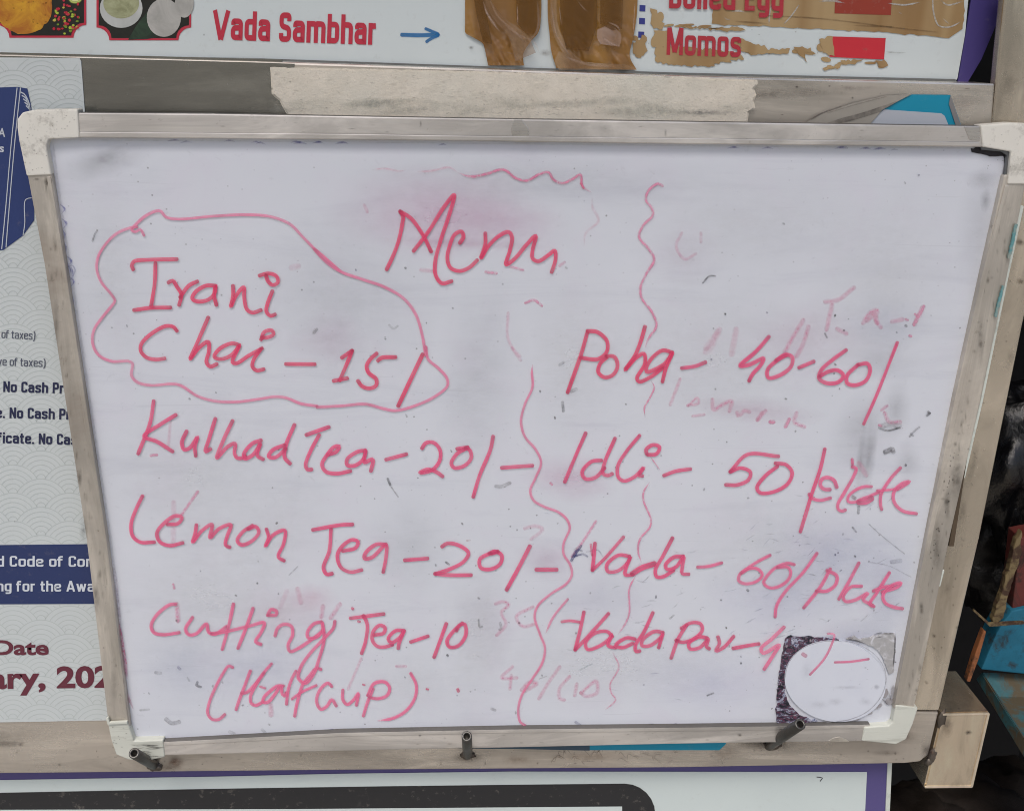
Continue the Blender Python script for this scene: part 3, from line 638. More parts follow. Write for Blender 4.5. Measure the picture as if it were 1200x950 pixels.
def strip(P_, wdt, y, mat, parent, name='fine_line'):
    C = spline(P_, 3); vv, ff = [], []
    for i, c in enumerate(C):
        a_, b_ = C[max(i-1, 0)], C[min(i+1, len(C)-1)]; l = math.hypot(b_[0]-a_[0], b_[1]-a_[1]) or 1
        nx, ny = -(b_[1]-a_[1])/l*wdt/2, (b_[0]-a_[0])/l*wdt/2
        vv += [at(c[0]+nx, c[1]+ny, y), at(c[0]-nx, c[1]-ny, y)]
        if i: ff.append((2*i-2, 2*i-1, 2*i+1, 2*i))
    me = bpy.data.meshes.new('s'); me.from_pydata(vv, [], ff); return link(name, me, mat, parent)
strip([(20, 103), (13, 170), (7, 240), (2, 292)], 1.1, YP-.0005, M_LN, rb); strip([(24, 103), (17, 170), (11, 240), (7, 290)], 1.1, YP-.0005, M_LN, rb)
for k in range(5):
    x = 24+k*.5; strip([(24+k*1.6, 108+k*4.0), (28+k*1.6, 110+k*4.5), (32+k, 116+k*4.4), (35+k*.3, 124+k*3.8)], 1.3, YP-.0005, M_LN, rb)
strip([(37, 232), (30, 234), (29, 262), (27, 276)], 1.0, YP-.0005, M_LN, rb)
lettering('A', -2, 160, 6, 160.5, 10, YP-.0005, M_LN, rb, .02); lettering('s', -1, 178, 4.5, 178.4, 9.5, YP-.0005, M_LN, rb, .02)
M_TX = printed('poster_text_navy', (42, 46, 76), .45, .1); M_TXG = printed('poster_text_grey', (84, 88, 104), .45, .1)
condensed('of taxes)', 1.5, 396, 41, 398, 9.5, YP-.0003, M_TXG, ap, .105, 'small text of taxes)')
condensed('ve of taxes)', -3, 428, 53, 430, 9.5, YP-.0003, M_TXG, ap, .105, 'small text ve of taxes)')
condensed('. No Cash Prize', -4, 459, 94, 461.5, 12.6, YP-.0003, M_TX, ap, .175, 'bold text No Cash Pr')
condensed('e. No Cash Prize', -5, 489.5, 102, 492, 12.6, YP-.0003, M_TX, ap, .175, 'bold text e. No Cash Pr')
condensed('ficate. No Cash', -3, 519, 98, 521.5, 12.6, YP-.0003, M_TX, ap, .175, 'bold text ficate. No Cas')
sheet('navy_band', [(-60, 639), (140, 637), (150, 707), (-60, 708)], YP-.0003, printed('poster_band_navy', (46, 58, 100), .42, .12), ap)
M_TW = printed('poster_text_white', (206, 212, 220), .45, .1)
condensed('d Code of Conduct', -4, 663.5, 148, 664, 12.5, YP-.0005, M_TW, ap, .15, 'white text d Code of Con')
condensed('ng for the Awards', -4, 692.5, 136, 693, 12.5, YP-.0005, M_TW, ap, .15, 'white text ng for the Awar')
M_MR = printed('poster_maroon', (104, 48, 62), .45, .1)
lettering('Date', -7, 766.5, 57, 766.5, 16.5, YP-.0003, M_MR, ap, .030, 'maroon word Date')
lettering('ary, 2024', -12, 806, 155, 804, 24, YP-.0003, M_MR, ap, .032, 'maroon text ary, 202')
dk = Ink(YP-.0009)
for k in range(20): dk.blob(random.uniform(0, 90), random.uniform(80, 830), random.uniform(.5, 1.3), random.uniform(.5, 1.3), (.06, .06, .06), .7)
dk.build('dirt_flecks', M_STAIN, ap, kind='stuff')

# ------------------------------------------------------------------ lower banner
YL = .030
lb = thing('lower_banner', at(500, 1000, YL), 'pale banner with black rounded screen frame and purple border below the whiteboard', 'banner')
M_LW = printed('lower_banner_white', (206, 216, 214), .42, .12)
slab('banner_sheet', [(-60, 860), (-60, 1010), (1040, 1010), (1041, 860)], YL, .0012, printed('lower_banner_purple', (88, 80, 132), .45, .12), lb)
sheet('pale_field', [(-60, 914.5), (0, 913.5), (250, 909.5), (400, 906), (600, 903.5), (1016, 904), (1011, 1010), (-60, 1010)], YL-.0004, M_LW, lb)
def rrect(x0, ytop, x1, r):
    o = [(x0, 1010)]+[(x, ytop(x)) for x in (x0, 0, 150, 300, 450, 600, x1-r)]
    o += [(x1-r+r*math.sin(math.radians(q)), ytop(x1-r)+r-r*math.cos(math.radians(q))) for q in (15, 30, 45, 60, 75, 90)]
    return o+[(x1+4, 1010)]
sheet('black_screen_frame', rrect(-60, lambda x: 928.5-.0205*x+8e-6*x*x, 768, 36), YL-.0007, printed('screen_black', (44, 44, 46), .35, .3), lb)
sheet('screen_field', [(-60, 948.5), (340, 947.5), (729, 944.5), (731, 1010), (-60, 1010)], YL-.0010, M_LW, lb)
slab('banner_side_edge', [(1041, 880), (1046, 880), (1040, 1010), (1035, 1010)], YL-.001, .004, M_EDGE, lb)
strip([(957, 910), (964, 911), (961, 915)], 1, YL-.0006, printed('ink_black', (40, 40, 44)), lb, 'pen_mark')

# ------------------------------------------------------------------ cyan sheet tucked behind the board
YC = .0100
cyn = thing('cyan_poster', at(850, 878, YC), 'cyan poster sheet tucked between the whiteboard and the steel frame', 'poster')
M_CY = printed('cyan_print', (22, 142, 172), .40, .12)
slab('cyan_sheet', [(560, 800), (560, 873), (690, 878.5), (843, 878.5), (850, 872), (856, 860), (1030, 700), (1060, 500), (1100, 200), (1126, 146), (1114, 111.5), (1069, 111), (1036, 127), (1012, 150), (880, 500)], YC, .0008, M_CY, cyn)
sheet('slate_print', [(480, 876), (600, 871), (691, 869), (691, 879), (600, 877)], YC-.0003, printed('slate_print', (62, 84, 100), .4, .1), cyn)
sheet('white_field', [(1036, 128.5), (1103, 133), (1107, 136), (1113, 150), (1012, 150), (1019, 143)], YC-.0003, printed('poster_lilac_white', (182, 186, 194), .4, .1), cyn)
sheet('folded_edge', [(1114, 111.5), (1126, 147), (1121, 150), (1112, 122)], YC-.0006, printed('grey_fold', (130, 128, 128), .4, .2), cyn)
cl = slab('curled_flap', [(946, 143), (963, 134), (1000, 121), (1040, 112), (1068, 110.5), (1052, 119), (1034, 129), (1016, 150), (946, 150)], YC-.0010, .0006, flat('grey_curled_film', (166, 160, 150), .3, .3, 30), cyn)
fs = Ink(YC-.0014); fs.stroke([(966, 146), (1000, 138), (1032, 128), (1052, 119)], 6, (.10, .09, .08), .55, (0, 0), 0); fs.stroke([(948, 142), (963, 133), (985, 125)], 1.6, (.08, .07, .07), .7, (0, 0), 0); fs.stroke([(968, 133), (1005, 122), (1040, 113)], 1.2, (.2, .18, .16), .5, (0, 0), 0)  # dark streaks along the curled flap
fs.build('dark_streaks', M_STAIN, cyn, kind='stuff')

# ------------------------------------------------------------------ whiteboard
wb = thing('whiteboard', at(600, 872, .003), 'whiteboard menu in a worn aluminium frame with prices handwritten in pink red marker', 'whiteboard')
panel = slab('writing_surface', [(50, 155), (1192, 168), (1058, 858), (145, 876)], 0, .006, M_BOARD, wb)
YR = -.0042; RT_ = .0072
slab('frame_rail', [(80, 132), (250, 133.2), (400, 136), (600, 139.5), (800, 142.5), (1152, 147.8), (1152, 172.5), (1000, 171), (800, 169), (640, 166.8), (612, 167.4), (600, 166.2), (560, 165.6), (400, 164), (250, 162.6), (80, 161.5)], YR, RT_, M_ALU_H, wb, .0009)
slab('frame_rail', [(31, 200), (59.5, 200), (68, 254), (76.5, 310), (125, 630), (153, 858), (128, 858), (101, 630), (52, 310)], YR, RT_, M_ALU_V, wb, .0009)
slab('frame_rail', [(1177, 205), (1204, 205), (1181, 320), (1149, 470), (1113, 630), (1071, 830), (1047, 830), (1086, 630), (1118, 470), (1151, 320)], YR, RT_, M_ALU_V, wb, .0009)
slab('frame_rail', [(180, 869.5), (400, 857.5), (600, 853.5), (800, 851.5), (1020, 848.5), (1020, 868), (800, 871), (600, 875.5), (400, 879.5), (180, 885)], YR, RT_, M_ALU_H, wb, .0009)
for q_, mm_ in (([(93, 154.5), (400, 157), (600, 159.8), (800, 162), (1148, 166.5), (1148, 171.5), (1000, 170.4), (800, 168.3), (640, 166.2), (600, 165.4), (400, 163.4), (93, 161)], M_ALU_H), ([(54.5, 207), (59, 207), (76, 310), (124.5, 630), (150, 845), (145, 845), (119, 630), (70.5, 310)], M_ALU_V), ([(1178, 217), (1183, 217), (1158, 320), (1125, 470), (1092.5, 630), (1054, 825), (1048.5, 825), (1086.6, 630), (1118.6, 470), (1151.6, 320)], M_ALU_V), ([(192, 869), (400, 858.2), (600, 854.2), (800, 852.2), (1012, 849), (1012, 853), (800, 856.4), (600, 858.5), (400, 862.5), (192, 873.5)], M_ALU_H)):
    slab('rail_lip', q_, YR-.0007, .003, mm_, wb, .0005)
def cap(poly, mat, yy=YR-.0011):
    return slab('corner_cap', poly, yy, RT_+.002, mat, wb, .0011, seg=3)
cap([(20, 150), (20, 140), (26, 132), (40, 129), (91, 128), (92, 145), (93, 161.5), (57, 163.5), (54, 172), (60, 205), (31, 206.5), (22, 165)], M_CAP)
cap([(1149, 147), (1185, 144), (1216, 146), (1222, 152), (1209, 216), (1181, 216), (1185, 178), (1152, 172.5)], M_CAP)
cap([(126, 846), (149, 845), (157, 868), (191, 867), (193, 887), (178, 890), (152, 890.5), (136, 884), (130, 866)], M_CAPB)
cap([(1050, 826), (1076, 829), (1070, 848), (1062, 866), (1050, 872), (1010, 868), (1013, 852), (1042, 850), (1046, 846)], M_CAPB)
slab('cap_lip', [(124, 842), (127, 840), (128, 846), (149, 845), (149, 848), (126, 849)], YR-.0026, .002, M_CAPB, wb, .0004)
slab('backing_edge', [(1196, 240), (1200, 242), (1183, 320), (1152, 470), (1131, 560), (1128, 560), (1149, 470), (1180, 320)], -.0012, .007, M_EDGE, wb, .0004)
slab('backing_edge', [(1131.5, 515), (1137, 515), (1127, 580), (1118, 640), (1112, 640), (1122, 580)], -.0014, .006, flat('dark_gap_tape', (88, 74, 58), .6, .4), wb, .0004)
slab('backing_edge', [(1102.5, 668), (1107, 668), (1102, 687), (1097.5, 687)], -.0016, .006, M_EDGE, wb, .0004)
M_TEAL = worn('teal_paint', (98, 150, 154), (150, 152, 142), 60, .48, .6)
for q in ([(1190, 262), (1193, 263), (1184, 304), (1181, 303)], [(1174.5, 335), (1177.5, 335), (1168, 372), (1165.5, 371)]):
    slab('teal_chip', q, -.0060, .0012, M_TEAL, wb, jag=.3, sub=3)
# dent and painted highlight on the top rail and nick on the bottom rail
slab('rail_dent_highlight', [(602, 140.5), (611, 139.8), (619, 150), (621, 165.8), (601, 165.6), (599, 150)], YR-.0003, .001, metal('dent_highlight_aluminium', (214, 210, 204), .3, dirt_amt=.1, scratch=(.05, 1, 8)), wb, .0003)
slab('rail_dent_highlight', [(970, 868), (976, 864.5), (984, 863), (992, 866), (995, 868.6), (980, 868.9)], YR-.0003, .001, metal('bent_bright_edge', (226, 220, 210), .35, dirt_amt=.05), wb, .0003)
slab('rail_dent_highlight', [(1130, 148.6), (1148.5, 148.8), (1148.5, 165), (1136, 164)], YR-.00035, .001, bpy.data.materials['dent_highlight_aluminium'], wb, .0003)  # highlight on the rail's right end painted as a brighter slab
# dark ragged adhesive in the inner corner at top right
slab('corner_adhesive', [(1138, 174), (1150, 171.5), (1177, 173.5), (1184, 177), (1182, 200), (1177, 217), (1175, 217), (1178, 196), (1176, 183), (1160, 183.5), (1150, 180.5), (1139, 178.5)], -.0006, .0005, flat('black_adhesive', (46, 44, 48), .7, .5, 200), wb, jag=.5, sub=3)
slab('corner_bracket', [(1150, 172.5), (1178, 174.5), (1184, 178.5), (1178, 216), (1176, 216), (1180, 182), (1174, 178), (1150, 175.5)], -.0030, .002, flat('grey_bracket', (120, 122, 124), .4, .3, 60, .6), wb)
# grime on the rails
gi = Ink(YR-.0002)
brown = (.10, .075, .05)
for k in range(150):
    s_ = random.random(); e = random.choice('LLRRTB')
    if e == 'L': x, y_ = 46+92*s_+random.uniform(-4, 14), 215+620*s_; rx, ry, a = random.uniform(1, 3), random.uniform(2, 9), .35
    elif e == 'R': x, y_ = 1184-118*s_+random.uniform(-8, 8), 225+590*s_; rx, ry, a = random.uniform(1, 3.5), random.uniform(2, 9), .4
    elif e == 'T': x, y_ = random.uniform(110, 1130), 0; y_ = 135+x*.0125+random.uniform(3, 22); rx, ry, a = random.uniform(1, 6), random.uniform(.6, 1.4), .35
    else: x = random.uniform(200, 1000); y_ = 872-x*.012+random.uniform(-6, 6); rx, ry, a = random.uniform(1, 5), random.uniform(.6, 1.6), .35
    gi.blob(x, y_, rx, ry, brown, a*random.uniform(.5, 1.3), rings=3, n=10)
for cx, cy, rx, ry, a in [(56, 213, 6, 7, 1.0), (43, 210, 4, 2, .8), (1122, 560, 11, 44, .45), (1098, 640, 7, 40, .4), (1110, 590, 5, 20, .55), (1150, 400, 6, 40, .3), (93, 560, 4, 14, .6), (98, 620, 6, 20, .5), (66, 380, 5, 40, .3), (1080, 712, 3, 8, .6), (1122, 735, 3, 3, .6), (867, 861, 3.4, 2.6, .8), (492, 860, 2.4, 3.4, .8), (493, 145, 1.5, 5, .6), (780, 156, 2, 6, .4), (112, 700, 5, 20, .5), (134, 800, 6, 30, .25)]:
    gi.blob(cx, cy, rx, ry, (.03, .025, .02), a)
for k in range(36):
    s_ = random.random(); x, y_ = 1120-30*s_, 520+150*s_; gi.blob(x+random.uniform(-9, 6), y_, random.uniform(.6, 1.6), random.uniform(.6, 2.5), (.02, .015, .01), .8, rings=3, n=8)
gi.build('frame_grime', M_STAIN, wb, kind='stuff')
gi = Ink(YR-.0015)
for (x0, y0, x1, y1, n) in [(24, 133, 90, 160, 26), (26, 160, 56, 204, 16), (130, 850, 150, 888, 14), (1155, 150, 1205, 214, 12)]:
    for k in range(n): gi.blob(random.uniform(x0, x1), random.uniform(y0, y1), random.uniform(.6, 2.2), random.uniform(.6, 1.4), (.10, .08, .06), .7, rings=3, n=8)
for k in range(22):
    x = random.uniform(153, 188); y_ = random.uniform(871, 886); gi.stroke([(x-8, y_-.4), (x, y_+.6), (x+9, y_+random.uniform(-1, 1))], .9, (.10, .10, .09), .6, (0, 0), 0)
gi.build('frame_grime', M_STAIN, wb, kind='stuff')

# ------------------------------------------------------------------ handwriting
CR = {'A': (100, 230), 'B': (350, 180), 'C': (100, 440), 'D': (350, 380), 'E': (100, 660), 'F': (350, 620), 'G': (550, 180), 'H': (600, 360), 'I': (840, 320), 'J': (600, 500), 'K': (800, 480), 'L': (580, 660), 'M': (840, 660), 'P': (240, 750, 7.5), 'Q': (920, 520, 7.5), 'R': (760, 640, 6)}
def pts(c, s):
    ox, oy, sc_ = (*CR[c], 3.96)[:3]; v = [float(q) for q in s.replace(',', ' ').split()]
    return [(ox+v[i]/sc_, oy+v[i+1]/sc_) for i in range(0, len(v), 2)]
ROSE = lin((238, 90, 136)); PINK = lin((242, 116, 158)); CRIM = lin((236, 74, 116)); THIN = lin((238, 138, 172))
def word(label, strokes, w=4.9, col=ROSE, a=.95, y=-.001, mat=M_INK, name='handwritten_word', dark=.30, split=False):
    if split:
        for s in strokes: word(label, [s], w, col, a, y, mat, name, dark)
        return
    k = Ink(y, mat is M_FADE)
    for s in strokes:
        ww, aa, cc, en = w, a, col, (1, 1)
        if isinstance(s, tuple):
            s, o = s; ww = o.get('w', w); aa = o.get('a', a); cc = o.get('c', col); en = o.get('e', en)
        C = []
        for part in s.split('|'):
            part = part.strip(); C += pts(part[0], part[1:])
        k.stroke(C, ww*.9, cc, aa, en, dark, 1)
    return k.build(name, mat, panel, label)
word('handwritten word Menu', ['B 408 538 440 470 465 400 480 330 484 290 472 272', 'B 470 268 520 300 575 375 615 455', 'B 533 452 600 365 680 240 722 192 700 280 660 400 634 500 636 565 665 602 710 592',
    'B 748 415 765 385 755 362 725 375 700 430 690 490 705 530 745 545 790 530 828 495', 'B 866 370 866 420 846 485 880 430 930 382 975 364 990 388 980 450 962 515 1000 490 1060 420 1100 382 1085 450 1085 485 1110 500 1160 470 1188 450 1192 490 1174 550'], 4.9, CRIM)
word('handwritten word Irani', ['A 222 340 215 322 225 303 290 295 425 292', 'A 325 310 322 400 305 510', 'A 225 528 300 518 395 516', 'A 385 400 405 392 425 420 445 455 435 505', 'A 440 468 480 415 520 395',
    'A 603 415 560 415 510 445 496 475 520 488 570 480 600 450 604 412 598 460 608 505', 'A 685 415 685 460 675 512 700 460 735 422 737 470 750 525 775 540 815 528', 'A 868 440 845 500 840 535 860 555 880 548', 'A 808 368 850 358 888 372 893 400 870 412 848 395 838 366'], 4.9, CRIM, dark=.35)
word('handwritten word Chai', ['A 425 625 408 606 375 602 310 635 260 685 257 718 285 748 330 757 368 752', 'A 570 562 545 620 510 700 486 755 530 700 570 675 573 720 562 770 580 790 610 778',
    'A 715 690 680 682 620 710 598 745 630 755 680 735 715 692 692 740 682 770 700 775 760 738 820 705', 'A 815 708 780 760 775 790 795 808 828 802', 'A 815 665 830 630 865 622 874 640 845 655 818 655', 'A 930 778 1065 779'], 4.8, CRIM)
word('handwritten price 15/', ['D 200 155 248 122', 'D 248 122 225 180 190 260', 'D 162 262 225 250', 'D 362 135 330 165 315 195 325 225 360 255 358 285 325 297 292 285 275 262', 'D 368 168 385 155 450 152', ('D 575 140 520 255 462 378', {'w': 5.4})], 5, CRIM)
CLOUD = 'A 272 182 255 155 232 165 215 158 240 125 290 85 345 68 375 97 430 106 600 92 750 86 860 95 950 130 1010 190 1090 270 1185 350 | B 70 440 130 505 200 550 300 585 400 620 490 675 545 750 575 850 590 940 | D 590 100 600 160 650 205 688 250 690 285 640 330 560 370 450 400 390 390 310 370 200 378 80 383 | C 1080 143 1000 130 930 103 880 98 800 110 700 122 600 118 520 95 430 42 300 45 240 30 214 0 | A 218 775 200 765 120 765 60 735 33 680 40 620 80 560 125 505 137 485 120 455 75 400 53 340 60 280 100 215 150 170 215 145 240 143'
word('wavy pink outline drawn round Irani Chai 15', [(CLOUD, {'w': 3.6})], 3.6, THIN, .88, -.00087, name='handwritten_outline', dark=.15)
word('handwritten word Kulhad', ['C 317 118 300 220 245 362', 'C 420 182 350 225 272 282 330 305 405 352', 'C 470 258 448 310 458 343 485 335 520 285 508 330 512 372', 'C 603 200 575 290 558 352 580 340', 'C 683 210 640 300 610 382 660 330 695 315 692 360 705 382 740 378 740 372', 'C 815 300 775 315 735 365 740 385 780 365 812 315 798 370 825 388',
    'C 970 228 930 325 925 380 950 408', 'C 925 322 870 345 850 375 880 380 930 340'])
word('handwritten word Tea after Kulhad', ['C 1025 275 1130 238', 'C 1085 275 1045 350 1022 415 1030 435 1050 435', 'D 135 605 175 590 188 565 165 568 125 615 108 650 125 682 175 692 240 680', 'D 310 585 275 590 225 625 225 652 260 655 300 625 312 582 305 640 340 625 345 630 335 680'])
word('handwritten price 20/- after Kulhad Tea', ['D 405 627 500 602', 'D 572 575 590 550 625 548 655 580 655 630 620 675 562 688 600 672 640 685 668 705', 'D 735 577 785 570', 'D 785 572 735 600 708 645 722 665 770 655 800 620 795 585 775 572', 'D 902 520 890 580 840 700 810 800', 'D 942 665 1010 660 1085 655'])
word('handwritten word Lemon', ['C 265 558 235 620 212 690 220 745 255 772 320 772', 'C 380 690 430 685 448 658 420 650 370 680 332 730 345 770 390 788 452 775', 'C 515 692 510 730 498 772 540 720 588 690 578 752 620 710 675 692 660 740 650 785 670 796', 'C 775 695 730 725 705 765 725 785 775 765 805 725 790 700 755 712', 'C 840 712 850 750 835 792 870 740 925 718 920 780 895 840 922 858'], 4.6)
word('handwritten word Tea after Lemon', ['C 1055 715 1188 692 1240 690', 'F 150 0 142 100 115 180 130 208 155 205', 'F 205 100 265 85 275 58 250 48 205 75 180 120 195 175 240 198 292 188', 'F 405 70 360 70 310 110 305 135 340 130 405 72 405 130 392 198'], 4.8)
word('handwritten price 20/- after Lemon Tea', ['F 492 143 598 135', 'F 665 80 690 65 745 75 788 110 765 150 700 185 635 206', 'F 632 206 700 212 800 212', 'F 920 105 880 115 840 140 845 178 890 185 935 160 942 120 910 102 885 112', 'F 925 103 895 112', ('F 1073 78 1020 180 965 280', {'w': 5.2}), 'J 112 662 208 662'], 4.9)
word('handwritten word Cutting', ['E 418 188 390 192 330 240 305 290 318 320 360 330 435 320', 'E 497 250 465 305 480 330 515 325 562 280 572 318 600 328 655 292', 'E 687 188 665 290 635 398', 'E 778 208 745 300 708 393', 'E 585 325 640 318 760 290 830 275 815 320 790 362 815 375', 'E 845 240 862 213 888 222 885 238 850 240', 'E 880 335 892 300 920 282 955 290 962 330 940 380 950 408 985 395 1060 345 1105 310',
    'E 1095 270 1060 280 1030 320 1035 345 1075 340 1103 300 1098 272 1108 330 1105 370 1085 440 1060 510 1020 555 988 530 1000 480 1040 420 1110 345 1150 300 1158 268'], 4.3, PINK, dark=.25)
word('handwritten text Tea-10', ['F 240 412 395 392', 'F 300 400 318 440 310 520 292 575', 'F 350 490 395 480 400 455 375 445 345 475 342 515 365 542 400 545 435 535', 'F 490 470 450 470 415 508 430 525 470 500 490 468 465 530 462 552', 'F 520 522 600 495', 'F 685 437 655 520 628 593', 'F 760 435 720 470 688 520 700 545 740 540 775 490 770 440 745 445 732 470'], 4.6, ROSE)
word('handwritten note (Half Cup)', [('P 245 238 210 225 160 290 90 420 35 560 25 640 60 690 120 695 175 650', {'w': 3.8, 'a': .85}), 'P 400 268 350 400 300 530 275 608', ('P 320 465 370 455 440 385 520 280 585 205', {'w': 3.8}), 'P 520 285 450 390 400 500 410 555 450 570 510 540', 'P 690 400 640 400 580 440 520 500 510 540 550 545 610 480 670 400 680 470 700 490 715 460', 'P 800 270 760 350 730 450 718 560', 'P 1020 255 980 245 920 310 860 390 835 460 800 600 790 665', ('P 765 515 850 455 980 395', {'w': 3.4}), ('P 485 405 530 420', {'w': 3, 'a': .8}), 'P 1115 405 1085 375 1040 400 990 480 985 550 1020 605 1070 580 1115 520 1155 575', 'F 205 745 205 790 225 812 255 790 277 760 268 815', 'F 345 740 320 800 300 865', 'F 320 770 350 715 400 708 422 735 410 770 370 785 330 780',
    ('F 520 668 545 720 540 780 500 840 440 875 365 888', {'w': 4, 'e': (1, 0)})], 4.1, PINK, dark=.25)
for q_, w_ in [('F 593 740 601 742', 2.6), ('F 738 742 741 750', 4), ('F 298 719 306 722', 2.6), ('F 248 366 252 369', 3.6), ('F 276 426 284 428', 3)]:
    word(None, [(q_, {'w': w_})], 3, ROSE, .8, name='ink_dot')
word('handwritten word Poha', ['H 350 115 320 220 258 395', 'H 350 110 395 115 440 155 440 205 400 240 320 235', 'H 440 232 410 260 400 300 430 325 470 312 490 270 475 230 438 226', 'H 617 90 600 150 570 225 525 290 575 235 612 215 617 260 580 330 590 345 640 325 700 280', 'H 745 210 700 200 650 235 622 285 625 300 660 290 712 258 745 210 715 280 698 345'], 4.9, CRIM)
word('handwritten price 40-60/', ['H 788 282 850 273 898 255', 'I 242 295 180 365 108 430 150 425 218 395 205 425 165 470 150 500', 'I 325 380 280 405 235 450 240 485 290 475 345 432 350 390 320 378 275 405', 'I 382 438 450 410', 'I 600 357 540 400 485 450 475 488 510 510 565 505 588 475 560 450 510 460 480 478', 'I 655 425 700 420 712 450 690 500 640 520 605 510 605 475 655 425', ('I 838 322 780 470 740 570 682 700', {'w': 4})], 4.9, ROSE)
word('handwritten word Idli', ['H 342 583 295 690 245 810', 'H 478 608 430 720 422 770 445 780 465 772', 'H 415 710 370 715 325 765 340 795 385 790 430 745', 'H 592 595 530 670 490 740 495 790 520 805 570 785 612 742 590 780 605 782', 'H 625 680 622 660 655 638 685 648 670 680 630 684'], 4.7, ROSE)
word('handwritten price 50/', ['H 705 780 760 760 828 750', 'K 445 216 300 208 220 288', 'K 222 288 270 270 315 290 305 325 255 348 200 348', 'K 430 248 480 255 508 290 490 340 430 378 360 385 345 362 380 310 440 262', 'Q 350 45 310 220 235 440 190 590 135 770'], 4.7, ROSE)
word('handwritten word plate after 50', [('Q 455 380 430 320 375 295 325 310 308 350 325 385 355 400 395 400', {'w': 4.8}), 'Q 212 440 225 468 300 495 400 475', ('Q 590 135 594 178', {'w': 3.6}), 'Q 590 200 625 215 600 290 520 430 465 530 470 575 500 590 530 580', ('Q 760 375 700 375 620 405 555 465 555 505 610 512 680 480 740 460 830 420', {'w': 3.8}), ('Q 650 512 710 508 760 478', {'w': 7.5}), 'Q 1015 210 940 290 870 390 842 450 840 540 850 575', ('Q 810 408 900 405 985 392', {'w': 3}), 'Q 985 400 1040 370 1095 330 1035 345 970 400 950 460 970 530 1040 590 1155 612'], 4.2, PINK)
word('handwritten word Vada', ['J 385 540 380 600 373 665', ('J 373 665 430 610 518 510', {'w': 4.2, 'a': .8}), ('J 366 545 372 595', {'w': 3, 'a': .6}), 'J 545 600 495 595 440 640 445 670 490 668 540 625 550 600 525 685 560 685', ('J 560 680 600 655 660 635', {'w': 7.5}), 'J 745 515 700 600 665 665 672 695 700 695 750 665', 'J 795 600 750 605 712 642 720 660 760 650 797 602 790 650 790 680 820 683'], 4.7, ROSE)
word('handwritten price 60/ beside plate', ['R 345 145 420 140 515 115', 'R 855 62 780 100 700 150 640 200 635 240 680 262 760 245 800 200 770 160 710 155 650 190', 'R 1025 128 980 118 900 145 840 200 810 255 850 290 920 280 985 230 1000 180 980 145 905 148', 'R 1185 48 1090 180 960 320 900 420 890 495'], 4.0, PINK)
word('handwritten word plate after 60', ['K 685 738 640 820 562 918', 'K 670 745 715 770 710 810 670 840 620 840', 'K 818 710 770 800 725 878', 'K 830 818 780 822 745 868 755 888 800 882 860 850 838 880 880 905', 'K 960 755 900 850 868 902 888 912', 'K 885 840 930 822 975 818', 'K 925 845 1000 820 1014 802 970 815 930 860 940 895 980 915 1020 922'], 4.3, PINK)
word('handwritten words Vada Pav', [('L 310 270 345 265 395 272', {'w': 3.6, 'a': .75}), 'L 413 225 395 310 372 400', 'L 372 400 430 340 527 232', 'L 545 338 520 315 460 325 420 370 430 398 480 385 530 350 545 330 525 380 560 390', 'L 733 228 690 320 652 380 655 408 672 405', 'L 650 350 610 345 560 380 590 390 640 370', 'L 780 320 740 315 685 355 682 380 720 380 775 335 780 322 760 390', 'L 890 285 850 350 818 438', 'L 865 300 910 275 955 280 962 310 920 350 870 365 840 355', 'L 985 345 950 340 900 370 905 395 950 390 990 350 982 385 995 395', 'L 1035 340 1042 370 1025 405 1060 390 1108 338', 'L 1105 393 1188 378 1225 372'], 4.6, ROSE)
word('handwritten price 4 and a half wiped 0/- beside the sticker', ['M 312 295 255 350 205 395 215 415 290 378 265 420 220 490', ('M 515 325 545 330 535 370 500 440 433 515', {'w': 3, 'a': .7}), ('M 548 458 620 455 705 443', {'w': 3, 'a': .75}), ('M 400 420 412 428', {'w': 5, 'a': .5})], 4.6, PINK, y=-.0021)
SQ = 'H 95 265 92 300 95 370 60 450 42 530 60 600 110 660 135 720 110 790 85 850 100 895 150 925 215 950 | J 255 430 268 470 240 540 240 590 270 640 278 685 255 725 180 775 120 830 105 880 | L 210 330 232 390 220 460 170 540 125 610 108 680 118 735 140 750'
SQ1, SQ2, SQ3 = [q.strip() for q in SQ.split('|')]
k = word('long wavy pink divider line between the two columns', [(SQ1+'|'+SQ2+'|'+SQ3, {'w': 3.2, 'e': (0, 1)})], 3, THIN, .85, -.00087, name='handwritten_divider', dark=.2)
word('thin pink brace beside Vada Pav', [('L 338 165 270 250 235 325', {'w': 3.2, 'e': (1, 0)})], 3, THIN, .7, -.00092, name='handwritten_brace')
word('faint wavy pink line in the right column', [('G 895 150 875 140 830 175 820 215 850 260 850 290 810 330 788 385 830 440 858 490 820 560 795 620 800 670 850 740 868 800 830 860 815 900', {'w': 4.6, 'e': (1, 0)}),
    ('H 645 340 660 370 640 420 615 465 618 510', {'e': (0, 0)}), ('J 640 135 690 205', {'w': 2, 'e': (0, 0)}), ('J 640 255 612 300 610 340 645 430 640 465 595 520 585 570 600 630', {'w': 3.4, 'e': (0, 0)}), ('J 575 688 545 750 545 860 | L 610 270 570 330', {'w': 3.4, 'e': (0, 0)}), ('L 545 410 575 480 535 560 540 600 560 632 510 680', {'w': 3, 'e': (0, 0), 'a': .6})], 3, lin((234, 138, 172)), .85, -.00087, M_FADE, 'handwritten_divider', .1, True)
